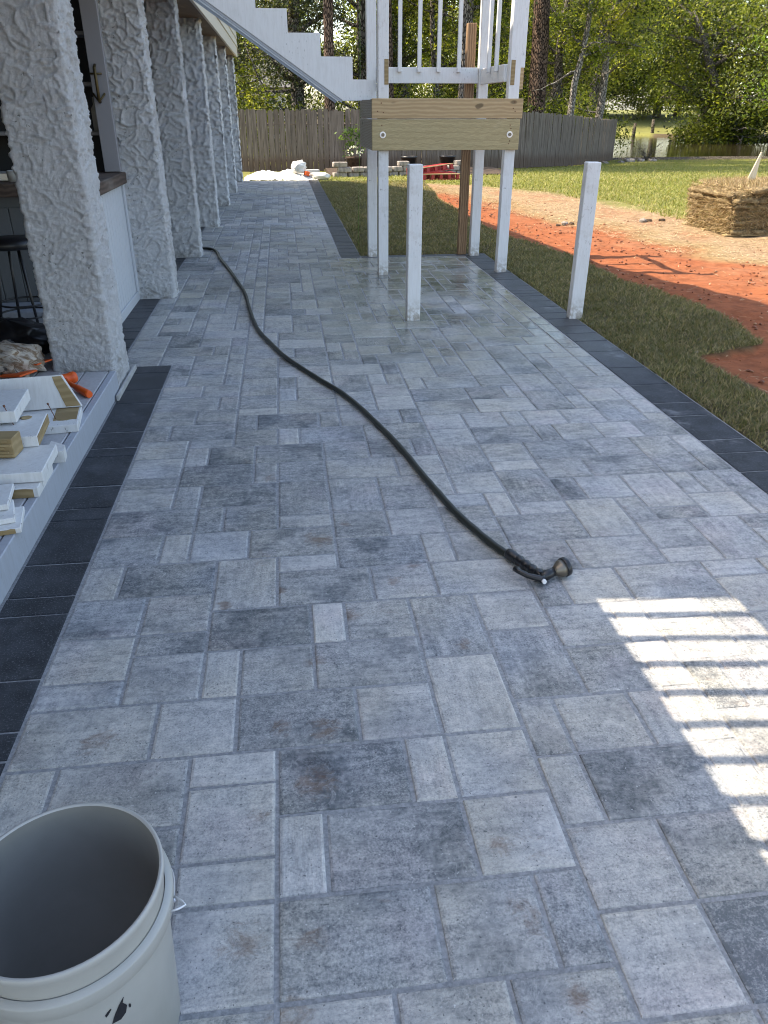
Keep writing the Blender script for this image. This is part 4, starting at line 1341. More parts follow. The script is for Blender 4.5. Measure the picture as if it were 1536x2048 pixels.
# ================================================================== SCRAP LUMBER AND TOOLS ON THE DECK
def scrap(x1, y, z, L, W, T, rz, label, mat='scrap', endmat='rawwood', ry=0.0, rx=0.0):
    """board whose right-hand end is at (x1, y); raw end grain on both ends and torn paint along one arris"""
    t = thing('scrap_board', label, 'board', (x1, y, z), R(rz), 'scrap boards piled on the low deck')
    t.rotation_euler = (R(rx), R(ry), R(rz))
    mb = MB(); mb.box(-L, 0, -W / 2, W / 2, 0, T, 0.003); obj('painted_face', mb, mat, t)
    return t


def tear(t, x0, x1, y0, y1, z0, z1, mat='rawwood'):
    """patch of bare wood where paint tore away: jagged outline, 2 mm proud"""
    r = random.Random(int(abs(x0 * 977 + y0 * 311) * 100) + 3)
    n = 7
    a = [(x0 + (x1 - x0) * i / n, y0 + r.uniform(-.006, .006)) for i in range(n + 1)]
    b = [(x0 + (x1 - x0) * i / n, y1 + r.uniform(-.006, .006)) for i in range(n, -1, -1)]
    mb = MB(); mb.prism(a + b, 'Z', z0, z1); return obj('bare_wood', mb, mat, t)


def tear_side(t, x0, x1, z0, z1, ys, mat='rawwood'):
    r = random.Random(int(abs(x0 * 977 + z0 * 311) * 100) + 5)
    n = 7
    a = [(x0 + (x1 - x0) * i / n, z0) for i in range(n + 1)]
    b = [(x0 + (x1 - x0) * i / n, z1 + r.uniform(-.004, .004)) for i in range(n, -1, -1)]
    mb = MB(); mb.prism(a + b, 'Y', ys - .002, ys); return obj('bare_wood', mb, mat, t)


def screw(t, x, y, z, h, tilt=10):
    dx = math.sin(R(tilt)) * h
    mb = MB(); mb.tube([(x, y, z), (x + dx, y, z + h * .9)], .0022, 6); mb.tube([(x + dx, y, z + h * .9), (x + dx * 1.1, y, z + h)], [.0048, .005], 8)
    obj('screw', mb, 'rust', t)


DZ = 0.1405
t1 = scrap(-1.085, 3.83, DZ, 0.62, 0.27, 0.040, 8, 'flat base board of the nailed corner piece, screw standing up')
screw(t1, -.11, -.03, .04, .085, -14); tear(t1, -.12, -.01, -.06, .12, .040, .042)
t2 = thing('scrap_board', 'tall white board standing on edge with bare torn end', 'board', (-1.10, 3.96, DZ + .043), R(8), 'scrap boards piled on the low deck')
t2.rotation_euler = (R(-14), 0, R(8))
mb = MB(); mb.prism([(-.75, 0), (0, 0), (-.075, .165), (-.75, .165)], 'Y', -.02, .02); obj('painted_face', mb, 'scrap', t2)
mb = MB(); mb.prism([(-.075, .004), (-.004, .004), (-.078, .160), (-.120, .160), (-.112, .12), (-.098, .08), (-.09, .05)], 'Y', -.0222, -.0202); obj('bare_wood', mb, 'rawwood', t2)
t3 = scrap(-1.055, 3.17, DZ + .046, 0.75, 0.30, 0.045, 3, 'wide speckled white board lying flat, second from the bottom')
t4 = scrap(-1.065, 3.10, DZ, 0.75, 0.26, 0.043, 2, 'bottom white board with brown bare front edge')
tear_side(t4, -.22, -.02, .002, .038, -.1305)
t5 = scrap(-1.145, 3.44, DZ + .093, 0.42, 0.29, 0.050, 6, 'white block with knot hole and rusty screws')
mb = MB(); mb.lathe([(0, .0505), (.020, .0505), (.024, .051), (.026, .0525), (.019, .0525), (0, .0515)], 18, c=(-.085, .10, 0)); obj('knot_hole', mb, 'rawwood', t5)
screw(t5, -.155, .07, .05, .075, -22); screw(t5, -.125, .02, .05, .095, -12)
mb = MB(); mb.box(.0002, .003, -.142, .142, .004, .046); obj('bare_end', mb, 'rawwood', t5)
t6 = scrap(-1.19, 3.22, DZ + .095, 0.45, 0.10, 0.085, -4, 'broken board with split yellow brown grain', 'rawwood')
for k in range(5):
    mb = MB(); mb.box(-.44, -.004 - .015 * (k % 3), -.056 - .002 * (k % 2), -.05, .006 + k * .016, .017 + k * .016, .002); obj('splinter', mb, 'rawwood', t6)
t7 = scrap(-1.265, 3.60, DZ + .155, 0.5, 0.32, 0.055, 5, 'topmost white board at the left edge of the pile')
t8 = thing('bracket_block', 'small white angled block by the deck edge', 'block', (-1.085, 3.37, DZ), R(4))
mb = MB(); mb.prism([(-.035, -.05), (.040, -.05), (.036, .02), (-.035, .085)], 'Z', 0, .055); obj('block', mb, 'scrap', t8)
mb = MB(); mb.lathe([(0, 0), (.005, 0), (.005, .003), (0, .003)], 10, M=Matrix.Translation((0, -.0502, .028)) @ Matrix.Rotation(R(90), 4, 'X')); obj('nail_hole', mb, 'rust', t8)
t9 = scrap(-1.065, 2.76, DZ, 0.30, 0.19, 0.022, 12, 'thin white strip nearest the camera, lying on the deck')
tear_side(t9, -.12, -.02, .002, .02, -.0955)
t10 = scrap(-1.10, 2.79, DZ + .023, 0.30, 0.17, 0.022, 18, 'thin white strip lying across another near the camera')
t11 = scrap(-1.13, 2.87, DZ + .047, 0.40, 0.20, 0.024, 10, 'upper thin white strip of the small near pile')
tear_side(t11, -.16, -.05, .002, .02, -.1005)
t12 = scrap(-1.24, 2.90, DZ + .073, 0.40, 0.22, 0.028, 4, 'small white board on top of the thin strips')

ml = thing('mallet', 'bright orange dead-blow mallet lying on the grey deck', 'mallet', (-1.315, 4.46, DZ + .032), R(-52))
mb = MB()
M = Matrix.Rotation(R(90), 4, 'X')
mb.lathe([(0, -.075), (.028, -.075), (.034, -.066), (.034, -.045), (.030, -.040), (.030, .040), (.034, .045), (.034, .066), (.028, .075), (0, .075)], 22, M=M)
obj('head', mb, 'orange', ml)
mb = MB()
mb.tube([(.02, 0, 0), (.06, 0, -.004), (.16, 0, -.009), (.17, 0, -.009), (.24, 0, -.012), (.30, 0, -.013), (.32, 0, -.013)], [.017, .014, .014, .019, .020, .022, .018], 14)
obj('handle', mb, 'orange', ml)


def blob(nx, ny, sx, sy, sz, fn, seed):
    """lumpy closed sack: warped grid over an ellipsoid, flat underneath"""
    V, F = [], []
    for j in range(ny + 1):
        th = math.pi * j / ny
        for i in range(nx):
            ph = 2 * math.pi * i / nx
            c, s = math.cos(ph), math.sin(ph)
            st_ = abs(math.sin(th)) ** 0.6
            p = Vector((math.copysign(abs(c) ** .7, c) * st_, math.copysign(abs(s) ** .7, s) * st_, math.copysign(abs(math.cos(th)) ** .8, math.cos(th))))
            d = 1 + fn * mnoise.noise(p * 2.3 + Vector((seed, seed, 0))) + fn * .5 * mnoise.noise(p * 6 + Vector((0, seed, seed)))
            V.append((p.x * sx * d, p.y * sy * d, max((p.z * d + .85), 0) * sz))
    for j in range(ny):
        for i in range(nx):
            F.append((j * nx + i, (j + 1) * nx + i, (j + 1) * nx + (i + 1) % nx, j * nx + (i + 1) % nx))
    mb = MB(); mb.add(V, F, True); return mb


bag = thing('mortar_bag', 'crumpled tan and orange mortar bag on the deck beside the column', 'bag', (-1.72, 4.78, DZ), R(-32))
obj('sack', blob(30, 16, .24, .13, .09, .35, 3), 'bagw', bag)
mb = MB(); mb.box(.10, .28, -.15, -.02, .0, .012, .003, Matrix.Rotation(R(-8), 4, 'Y')); obj('orange_flap', mb, 'orange', bag)
mb = MB(); mb.box(.14, .27, .00, .13, .012, .020, .002, Matrix.Rotation(R(-12), 4, 'Y')); obj('orange_flap', mb, 'orange', bag)
obj('dark_print_band', blob(24, 12, .13, .133, .092, .35, 3), 'black', bag, (-.14, -.005, .002))
bg2 = obj('black_sack', blob(28, 14, .36, .16, .10, .4, 9), 'black', None, (-1.83, 5.25, DZ), (0, 0, R(-28)))
tag(bg2, 'flattened black plastic sack behind the mortar bag', 'bag')


# ================================================================== FENCE
def zgf(x, y): return float(zg(np.array([x]), np.array([y]))[0])


fence = thing('picket_fence', 'weathered grey dog-ear wooden privacy fence across the back of the yard', 'fence')
path = [Vector(p) for p in [(-4.6, 25.5), (2.6, 25.5), (5.6, 26.1), (8.1, 27.4), (10.7, 30.4), (15.0, 37.0)]]
variants = []
for k in range(5):
    w_, h_ = 0.150 + rp.uniform(-.004, .004), 1.66 + rp.uniform(-.02, .02)
    mb = MB(); mb.prism([(-w_ / 2, 0), (w_ / 2, 0), (w_ / 2, h_ - .045), (w_ / 2 - .035, h_), (-w_ / 2 + .035, h_), (-w_ / 2, h_ - .045)], 'Y', -.010, .010)
    me = mb.mesh('picket'); fixnormals(me); me.materials.append(MAT['picket']); variants.append(me)
segs = [(a, b, (b - a).length) for a, b in zip(path[:-1], path[1:])]
tot = sum(s[2] for s in segs)
d = 0.0
while d < tot:
    r0 = d
    for a, b, L in segs:
        if r0 <= L: break
        r0 -= L
    q = a + (b - a) * (r0 / L)
    ang = math.atan2((b - a).y, (b - a).x)
    o = obj('picket', rp.choice(variants), None, fence, (q.x + rp.uniform(-.003, .003), q.y + rp.uniform(-.006, .006), zgf(q.x, q.y) + 0.03 + rp.uniform(-.015, .015)), (rp.uniform(-.012, .012), rp.uniform(-.014, .014), ang))
    d += 0.161
for a, b, L in segs:
    dv = (b - a).normalized(); nv = Vector((-dv.y, dv.x))
    for zz in (0.35, 1.30):
        p0, p1 = a + nv * .035, b + nv * .035
        mb = MB(); mb.tube([(p0.x, p0.y, zgf(a.x, a.y) + zz), (p1.x, p1.y, zgf(b.x, b.y) + zz)], .04, 4, smooth=False); obj('rail', mb, 'picket', fence)

# ================================================================== THINGS IN THE YARD
# crumpled white sheeting at the end of the path
n = 46
V = []
for j in range(n):
    for i in range(n):
        u, v = i / (n - 1) * 2 - 1, j / (n - 1) * 2 - 1
        env = max(0, 1 - abs(u) ** 4) * max(0, 1 - abs(v) ** 3)
        p = Vector((u * 3.1, v * 2.2, 0))
        h = 0.20 * env * (0.75 + .5 * mnoise.noise(p * .8)) + 0.05 * abs(mnoise.noise(p * 3)) + 0.03 * mnoise.noise(p * 8)
        V.append((u * .95 + .04 * mnoise.noise(p * 2), v * .55 + .08 * mnoise.noise(p + Vector((5, 0, 0))), max(h, .008)))
F = [(j * n + i, j * n + i + 1, (j + 1) * n + i + 1, (j + 1) * n + i) for j in range(n - 1) for i in range(n - 1)]
mb = MB(); mb.add(V, F, True)
tag(obj('plastic_sheeting', mb, 'sheeting', None, (0.0, 21.35, zgf(0, 21.3))), 'crumpled white plastic sheeting heaped at the end of the path', 'tarp')
tag(obj('white_sack', blob(24, 14, .17, .15, .14, .35, 4), 'sheeting', None, (0.42, 21.05, .14), (0, 0, .4)), 'knotted white sack on top of the plastic sheeting', 'sack')
tag(obj('white_sack', blob(24, 14, .24, .17, .085, .3, 6), 'sheeting', None, (0.93, 20.98, -.01), (0, 0, -.3)), 'low white sack at the grass end of the sheeting', 'sack')
mb = MB(); mb.box(-.2, .2, -.1, .1, 0, .19, .006)
cb = thing('concrete_block', 'pale concrete block beside the white sacks', 'block', (0.74, 21.5, -.01), .15)
obj('block', mb, 'concrete', cb)
mb = MB(); mb.box(-.06, .06, -.05, .05, 0, .10, .01)
tag(obj('orange_package', mb, 'orange', None, (0.60, 20.93, .08), (0, .2, .5)), 'small orange and red package among the white sacks', 'package')

# stone edging of the bed
edg = thing('stone_edging', 'low dry-stacked stone edging of the bed before the fence', 'edging')
y0e = 22.1
sx = 1.32
k = 0
while sx < 4.9:
    L = rp.uniform(.26, .42)
    yy = 22.15 + (sx - 1.3) * .22
    for c in range(2 if k % 5 else 3):
        mb = MB(); mb.box(-L / 2 + .01, L / 2 - .01, -.10, .10, 0, .125, .018)
        for q in range(len(mb.v)):
            vx = mb.v[q]; nn = mnoise.noise(Vector(vx) * 6 + Vector((k, c, 0))) * .02
            mb.v[q] = (vx[0] + nn, vx[1] - nn, vx[2] + nn * .4)
        obj('stone', mb, 'stone', edg, (sx + L / 2 + (.12 if c % 2 else 0), yy, zgf(sx, yy) - .02 + c * .127), (0, 0, .2 + rp.uniform(-.06, .06)))
    sx += L; k += 1
mb = MB(); mb.box(1.3, 6.4, 22.45, 25.3, -0.3, -.02)
for q in range(len(mb.v)): pass
tag(obj('planting_bed', mb, 'soil'), 'dark soil bed between the stone edging and the fence', None, None, 'structure')


def pot(x, y, z, r, h, mat, label):
    t = thing('plant_pot', label, 'pot', (x, y, z), 0, 'dark pots in front of the fence')
    mb = MB(); mb.lathe([(0, 0), (r * .72, 0), (r * .95, h * .85), (r, h * .86), (r, h), (r * .9, h), (r * .85, h * .8), (0, h * .78)], 24)
    obj('pot', mb, mat, t)
    return t


pot(2.62, 23.6, -.02, .19, .42, 'soil', 'brown pot half hidden behind the front left landing post')
pot(3.62, 23.9, .02, .24, .34, 'black', 'wide black pot behind the near cut-off post')
pot(4.78, 24.1, .04, .24, .32, 'black', 'black pot just left of the brown timber post')
pt = pot(2.02, 23.55, -.02, .22, .40, 'soil', 'brown pot holding a white-flowered green plant by the fence')


def leaf_mesh(name, C, per, spread, size, cols, wts, mat, flat=0.0, droop=0.0, var=0.4, elong=0.5):
    """C: cluster centres (n,3). Rhombic leaves, gaussian about each centre."""
    C = np.asarray(C, float)
    n = len(C) * per
    ctr = np.repeat(C, per, 0)
    sp = np.asarray(spread, float)
    P = ctr + rng.normal(0, 1, (n, 3)) * sp
    P[:, 2] -= droop * np.abs(rng.normal(0, 1, n))
    nrm = rng.normal(0, 1, (n, 3)); nrm[:, 2] = np.abs(nrm[:, 2]) + flat
    nrm /= np.linalg.norm(nrm, axis=1)[:, None]
    t = rng.normal(0, 1, (n, 3)); t[:, 2] -= 0.4
    t -= nrm * (t * nrm).sum(1)[:, None]; t /= np.linalg.norm(t, axis=1)[:, None] + 1e-9
    b = np.cross(nrm, t)
    L = size * rng.uniform(.6, 1.3, n)[:, None]
    V = np.stack([P - t * L * .5, P + b * L * elong * .5, P + t * L * .5, P - b * L * elong * .5], 1).reshape(-1, 3)
    F = np.arange(n * 4).reshape(-1, 4)
    cl = palette(len(C), cols, wts, var)
    col = np.repeat(np.repeat(cl, per, 0) * rng.uniform(.75, 1.25, n)[:, None], 4, 0)
    return np_mesh(name, V, F, mat, col)


C1 = np.array([(rng.normal(0, .12), rng.normal(0, .12), rng.uniform(.1, .75)) for _ in range(14)])
obj('foliage', leaf_mesh('foliage', C1, 22, (.07, .07, .06), .085, [(.05, .09, .025), (.08, .13, .03)], [1, 1], 'leaf'), None, pt, (0, 0, .35))
obj('flowers', leaf_mesh('flowers', C1[:7] * np.array([1, 1, .4]) + np.array([0, -.08, 0]), 5, (.06, .04, .05), .06, [(.7, .7, .66)], [1], 'leaf', elong=.9), None, pt, (0, 0, .35))

# red pallets
def pallet(loc, rot, label):
    t = thing('red_pallet', label, 'pallet', loc, 0, 'red pallets on the lawn'); t.rotation_euler = rot
    for k in range(5):
        mb = MB(); mb.box(-.48, .48, -.40 + k * .17, -.29 + k * .17, .115, .135, .003); obj('deck_slat', mb, 'rawwood' if k == 0 else 'red', t)
    for k in range(3):
        mb = MB(); mb.box(-.48, .48, -.41 + k * .36, -.32 + k * .36, 0, .018, .003); obj('bottom_slat', mb, 'red', t)
    for i in range(5):
        for k in range(3):
            mb = MB(); mb.box(-.47 + i * .215, -.39 + i * .215, -.405 + k * .36, -.325 + k * .36, .019, .114, .004); obj('spacer', mb, 'red', t)
    return t


pallet((3.86, 20.75, 0.0), (0, 0, R(6)), 'lower red pallet lying flat on the lawn')
pallet((3.70, 20.85, 0.15), (R(-4), R(-6), R(14)), 'upper red pallet tilted on another, pale top slat')

# sod pile
sod = thing('sod_pile', 'stack of brown sod slabs by the right edge, roots outward', 'sod stack', (6.83, 11.1, 0))
for L in range(9):
    nx_, ny_ = 26, 20
    hx, hy = .79 + rp.uniform(-.04, .04), .62 + rp.uniform(-.04, .04)
    if L == 8: hx *= .8
    V, F = [], []
    def sp_(u, v, zz, k):
        p = Vector((u * hx * 4, v * hy * 4, L * 2.0 + zz * 9))
        e = 1 + .05 * mnoise.noise(p * 1.4) + .05 * mnoise.noise(p * 4.1)
        return (u * hx * e, v * hy * e, zz + .018 * mnoise.noise(p * 2.2) + (0.03 * (1 - u * u) if L > 5 else 0))
    for zz in (0, .04, .078):
        for j in range(ny_ + 1):
            for i in range(nx_ + 1):
                s_ = 1.02 if zz == .04 else 0.975
                V.append(sp_((i / nx_ * 2 - 1) * s_, (j / ny_ * 2 - 1) * s_, zz, L))
    S = (nx_ + 1) * (ny_ + 1)
    for j in range(ny_):
        for i in range(nx_):
            a = j * (nx_ + 1) + i
            F.append((2 * S + a, 2 * S + a + 1, 2 * S + a + nx_ + 2, 2 * S + a + nx_ + 1))
    ringi = [i for i in range(nx_)] + [j * (nx_ + 1) + nx_ for j in range(ny_)] + [ny_ * (nx_ + 1) + i for i in range(nx_, 0, -1)] + [j * (nx_ + 1) for j in range(ny_, 0, -1)]
    for q in range(len(ringi)):
        a, b = ringi[q], ringi[(q + 1) % len(ringi)]
        for lv in (0, 1): F.append((lv * S + a, lv * S + b, (lv + 1) * S + b, (lv + 1) * S + a))
    mb = MB(); mb.add(V, F, True)
    obj('sod_slab', mb, 'sodsoil', sod, (rp.uniform(-.03, .03), rp.uniform(-.03, .03), L * .066), (0, 0, rp.uniform(-.03, .03)))
nb = 16000
u = rng.uniform(-1, 1, nb); zz = rng.uniform(.02, .60, nb)
side = rng.random(nb)
px_ = np.where(side < .45, u * .80, np.where(side < .75, -.80 + rng.normal(0, .015, nb), u * .78))
py_ = np.where(side < .45, -.63 + rng.normal(0, .015, nb), np.where(side < .75, u * .62, rng.uniform(-.62, .62, nb)))
pz_ = np.where(side < .75, zz, .60 + .04 * (1 - (px_ / .8) ** 2))
ang = rng.uniform(0, 2 * np.pi, nb); ln = rng.uniform(.03, .085, nb)
out = np.stack([np.where((side >= .45) & (side < .75), -1.0, 0), np.where(side < .45, -1.0, 0), np.where(side >= .75, 1.0, -.25)], 1)
dirv = out + rng.normal(0, .75, (nb, 3)); dirv /= np.linalg.norm(dirv, axis=1)[:, None]
P0 = np.stack([px_, py_, pz_], 1); wv = np.cross(dirv, rng.normal(0, 1, (nb, 3))); wv /= np.linalg.norm(wv, axis=1)[:, None]
V = np.stack([P0 - wv * .0035, P0 + wv * .0035, P0 + dirv * ln[:, None]], 1).reshape(-1, 3)
me = np_mesh('thatch', V, np.arange(nb * 3).reshape(-1, 3), 'straw', np.repeat(palette(nb, [(.36, .26, .14), (.48, .37, .22), (.17, .11, .055), (.15, .14, .05)], [4, 3, 3, 1]), 3, 0))
tag(obj('thatch', me, None, sod), None, None, None, 'stuff')
for yy in (10.5, 11.1, 11.7):
    mb = MB(); mb.box(-.85, .85, yy - .05 - 11.1, yy + .05 - 11.1, 0.0, .02, .003); obj('pallet_slat', mb, 'rawwood', sod)
mb = MB(); mb.prism([(-.085, -.15), (.075, -.15), (.06, .03), (.085, .41), (.070, .41), (-.05, .06)], 'Y', -.012, .012)
tag(obj('wooden_stake', mb, 'palewood', None, (6.72, 11.35, .60), (R(-6), R(4), 0)), 'pale pointed wooden stake sticking up from the sod pile', 'stake')


def rock(name, x, y, z, s, mat, label, cat, grp, seed):
    tag(obj(name, blob(16, 10, s, s * .75, s * .45, .5, seed), mat, None, (x, y, z), (0, 0, seed)), label, cat, grp)


for k, (x, y, s) in enumerate([(5.52, 12.1, .07), (5.66, 12.2, .05), (5.9, 12.25, .05), (4.23, 12.0, .06), (4.36, 12.05, .04), (4.10, 11.9, .035), (2.9, 5.15, .02)]):
    rock('soil_clod', x, y, -.02, s, 'soil' if k % 3 else 'stone', ['large pale lump left of the sod pile', 'small dark lump touching the pale one by the sod pile', 'dark lump just beside the sod pile', 'pale lump in the straw left of the tall right post', 'dark lump in the straw between the posts', 'smallest dark lump in the straw between the posts', 'pale stone on the edge of the sod tongue'][k], 'clod', 'soil lumps on the bare ground', k + 1)
for k, (x, y, s) in enumerate([(15.2, 35.6, .24), (15.9, 36.0, .2), (14.6, 35.0, .16), (16.6, 36.3, .18), (13.6, 34.3, .15)]):
    rock('bank_rock', x, y, zgf(x, y) - .05, s, 'stone', ['largest pale rock by the fence foot', 'pale rock right of the largest one at the fence foot', 'small rock left of the largest one at the fence foot', 'rightmost rock toward the bare bush', 'smallest rock against the fence boards'][k], 'rock', 'rocks at the fence end', k + 3)

# bulkhead along the near bank
bh = thing('bulkhead', 'dark timber bulkhead along the near bank of the creek', 'bulkhead')
bx_ = [(13.2, 37.9), (17, 38.2), (21, 38.6), (26, 38.0), (34, 37.5), (48, 37.4)]
for a, b in zip(bx_[:-1], bx_[1:]):
    mb = MB(); mb.tube([(a[0], a[1], -.60), (b[0], b[1], -.60)], .13, 4, smooth=False); obj('cap_timber', mb, 'pilew', bh)
    mb = MB(); mb.tube([(a[0], a[1] + .02, -.85), (b[0], b[1] + .02, -.85)], .13, 4, smooth=False); obj('face_timber', mb, 'pilew', bh)
for k, (x, y, h, tl) in enumerate([(34.0, 79.5, 1.3, 3), (36.4, 80.5, 1.6, -4), (37.2, 61.2, 1.6, 2), (39.5, 60.6, 1.3, 5)]):
    mb = MB(); mb.tube([(0, 0, -.6), (math.sin(R(tl)) * h * .5, 0, h * .5), (math.sin(R(tl)) * h, 0, h)], [.17, .16, .14], 10)
    tag(obj('piling', mb, 'pilew', None, (x, y, -.95)), 'weathered wooden piling ' + ['short, left of a pair by the sunny far bank', 'taller, right of a pair by the sunny far bank', 'at the right of the leaning tree', 'nearly at the right picture edge'][k], 'piling', 'old pilings in the creek')

# neighbour's house seen through the branches
nbh = thing('neighbour_house', 'white house glimpsed through branches behind the fence', 'house', (-4.5, 62, -.4))
mb = MB(); mb.box(-7, 5, -4, 4, 0, 3.2); obj('wall', mb, 'housew', nbh)
mb = MB(); mb.prism([(-4.6, 3.2), (4.6, 3.2), (0, 5.2)], 'X', -7.4, 5.4); obj('roof', mb, 'shingle', nbh)
for x in (-5, -2.2, .8, 3.2):
    mb = MB(); mb.box(x, x + .95, -4.06, -4.005, .9, 2.3, .01); wdw = obj('window', mb, 'white', nbh)
    mb = MB(); mb.box(x + .08, x + .87, -4.075, -4.065, .98, 2.22); obj('pane', mb, 'glass', wdw)

# ================================================================== TREES
LIGHT = [(.122, .150, .018), (.178, .198, .027), (.235, .238, .042), (.032, .046, .011)]
MID = [(.068, .090, .014), (.118, .142, .022), (.024, .036, .010), (.185, .20, .035)]
DKG = [(.030, .042, .016), (.048, .060, .020), (.020, .030, .012), (.085, .085, .025)]


def limb_path(p0, dirv, L, n, wob, rise):
    pts = [Vector(p0)]
    dv = Vector(dirv).normalized()
    for k in range(n):
        dv = (dv + Vector((rp.uniform(-wob, wob), rp.uniform(-wob, wob), rp.uniform(-wob, wob) + rise))).normalized()
        pts.append(pts[-1] + dv * (L / n))
    return pts


def tree(name, label, x, y, h, r, crown_r, z_lo, z_hi, ncl, per, size, cols, lean=(0, 0), bark='bark', mat='leaf', limbs=14, wts=(3, 3, 2, 2), spread=None, bare=0, group='trees beyond the fence and creek', cat='tree', ybias=0.0):
    z0 = zgf(x, y) - .1
    t = thing(name, label, cat, (x, y, z0), 0, group)
    tp = [Vector((0, 0, 0))]
    nT = 9
    for k in range(1, nT + 1):
        f = k / nT
        tp.append(Vector((lean[0] * f * h + rp.uniform(-.02, .02) * h * f, lean[1] * f * h + rp.uniform(-.02, .02) * h * f, h * f)))
    mb = MB(); mb.tube(tp, [r * (1.25 if k == 0 else 1) * (1 - .75 * (k / nT) ** 1.2) for k in range(nT + 1)], 12)
    def at(z):
        f = max(0, min(1, z / h)) * nT; i = min(int(f), nT - 1)
        return tp[i] + (tp[i + 1] - tp[i]) * (f - i)
    cl = []
    lim = MB()
    for k in range(limbs):
        zb = z_lo * .7 + (z_hi * .85 - z_lo * .7) * ((k + rp.random()) / limbs)
        p0 = at(zb)
        a = rp.uniform(0, 2 * math.pi)
        prof_ = 1 - abs((zb - (z_lo * .6 + z_hi * .4)) / (z_hi - z_lo)) * .6
        L = crown_r * rp.uniform(.6, 1.05) * prof_
        pp = limb_path(p0, (math.cos(a), math.sin(a) * .9, rp.uniform(.05, .55)), L, 6, .22, .02)
        r0 = r * .42 * (1 - .5 * zb / h)
        lim.tube(pp, [r0 * (1 - .8 * i / 6) + .006 for i in range(7)], 6)
        for i in range(2, 7):
            cl.append(pp[i])
            for q in range(2):
                sd = limb_path(pp[i], (rp.uniform(-1, 1), rp.uniform(-1, 1), rp.uniform(-.3, .6)), L * rp.uniform(.2, .45), 3, .3, 0)
                lim.tube(sd, [r0 * .22, r0 * .16, r0 * .1, .004], 4, False)
                cl += [sd[2], sd[3]]
    for k in range(bare):                                  # dead lower branches without leaves
        zb = rp.uniform(z_lo * .25, z_lo * 1.1); a = rp.uniform(0, 2 * math.pi)
        pp = limb_path(at(zb), (math.cos(a), math.sin(a), rp.uniform(-.1, .5)), crown_r * rp.uniform(.5, 1.0), 6, .3, .0)
        lim.tube(pp, [r * .2 * (1 - .85 * i / 6) + .006 for i in range(7)], 5)
        for i in range(2, 6):
            sd = limb_path(pp[i], (rp.uniform(-1, 1), rp.uniform(-1, 1), rp.uniform(-.5, .6)), crown_r * .35, 4, .4, 0)
            lim.tube(sd, [r * .07, r * .05, r * .035, r * .02, .004], 4, False)
    obj('trunk', mb, bark, t, fix=False)
    tag(obj('limbs', lim, bark, t, fix=False), None, None, None, 'stuff')
    C = np.array([list(p) for p in cl])
    extra = ncl - len(C)
    if extra > 0:
        zc, hz = (z_lo + z_hi) / 2, (z_hi - z_lo) / 2
        d3 = rng.normal(0, 1, (extra, 3)); d3 /= np.linalg.norm(d3, axis=1)[:, None]
        rad = rng.uniform(.35, 1.0, extra) ** .6
        base_ = np.array([list(at(zc + d3[i, 2] * hz * rad[i])) for i in range(extra)])
        E3 = np.stack([base_[:, 0] + d3[:, 0] * crown_r * rad, base_[:, 1] + d3[:, 1] * crown_r * rad, zc + d3[:, 2] * hz * rad], 1)
        C = np.concatenate([C, E3])
    else:
        C = C[rng.permutation(len(C))[:ncl]]
    sp = spread or (crown_r * .105, crown_r * .105, crown_r * .07)
    obj('crown', leaf_mesh('crown', C, per, sp, size, cols, wts, mat, flat=.3, droop=crown_r * .03), None, t)
    return t


def shrub(x, y, hh, rr, ncl, per, size, cols, label, group):
    z0 = zgf(x, y) - .05
    t = thing('shrub', label, 'shrub', (x, y, z0), 0, group)
    mb = MB(); cl = []
    for k in range(7):
        a = rp.uniform(0, 6.283)
        pp = limb_path((rp.uniform(-.1, .1), rp.uniform(-.1, .1), 0), (math.cos(a) * .5, math.sin(a) * .5, 1), hh * rp.uniform(.6, 1), 5, .25, 0)
        mb.tube(pp, [.03, .025, .02, .015, .01, .005], 5); cl += pp[2:]
    obj('stems', mb, 'bark', t, fix=False)
    n_ = ncl
    d3 = rng.normal(0, 1, (n_, 3)); d3 /= np.linalg.norm(d3, axis=1)[:, None]
    rad = rng.uniform(.2, 1, n_) ** .5
    C = np.stack([d3[:, 0] * rr * rad, d3[:, 1] * rr * rad, hh * .55 + d3[:, 2] * hh * .45 * rad], 1)
    obj('foliage', leaf_mesh('foliage', C, per, (rr * .14, rr * .14, hh * .08), size, cols, (3, 3, 2, 2), 'leaf', flat=.3), None, t)


# evergreen cedars left of the landing
tree('cedar_tree', 'dark evergreen cedar with bare lower branches behind the stair', 0.65, 30.3, 11, .26, 3.0, 3.6, 10.0, 330, 55, .11, DKG, bark='bark', mat='needle', limbs=16, bare=12, spread=(.30, .30, .20), wts=(3, 3, 3, 1))
tree('cedar_tree', 'second dark evergreen cedar close to the left landing post', 3.1, 32.0, 11, .22, 2.6, 3.2, 9.8, 300, 55, .11, DKG, mat='needle', limbs=14, bare=7, spread=(.28, .28, .2), wts=(3, 3, 2, 2))
tree('cedar_tree', 'dark evergreen at far left behind the house corner', -2.9, 33.0, 11, .22, 2.8, 3.0, 9.5, 240, 50, .12, DKG, mat='needle', limbs=12, bare=8, spread=(.3, .3, .2))
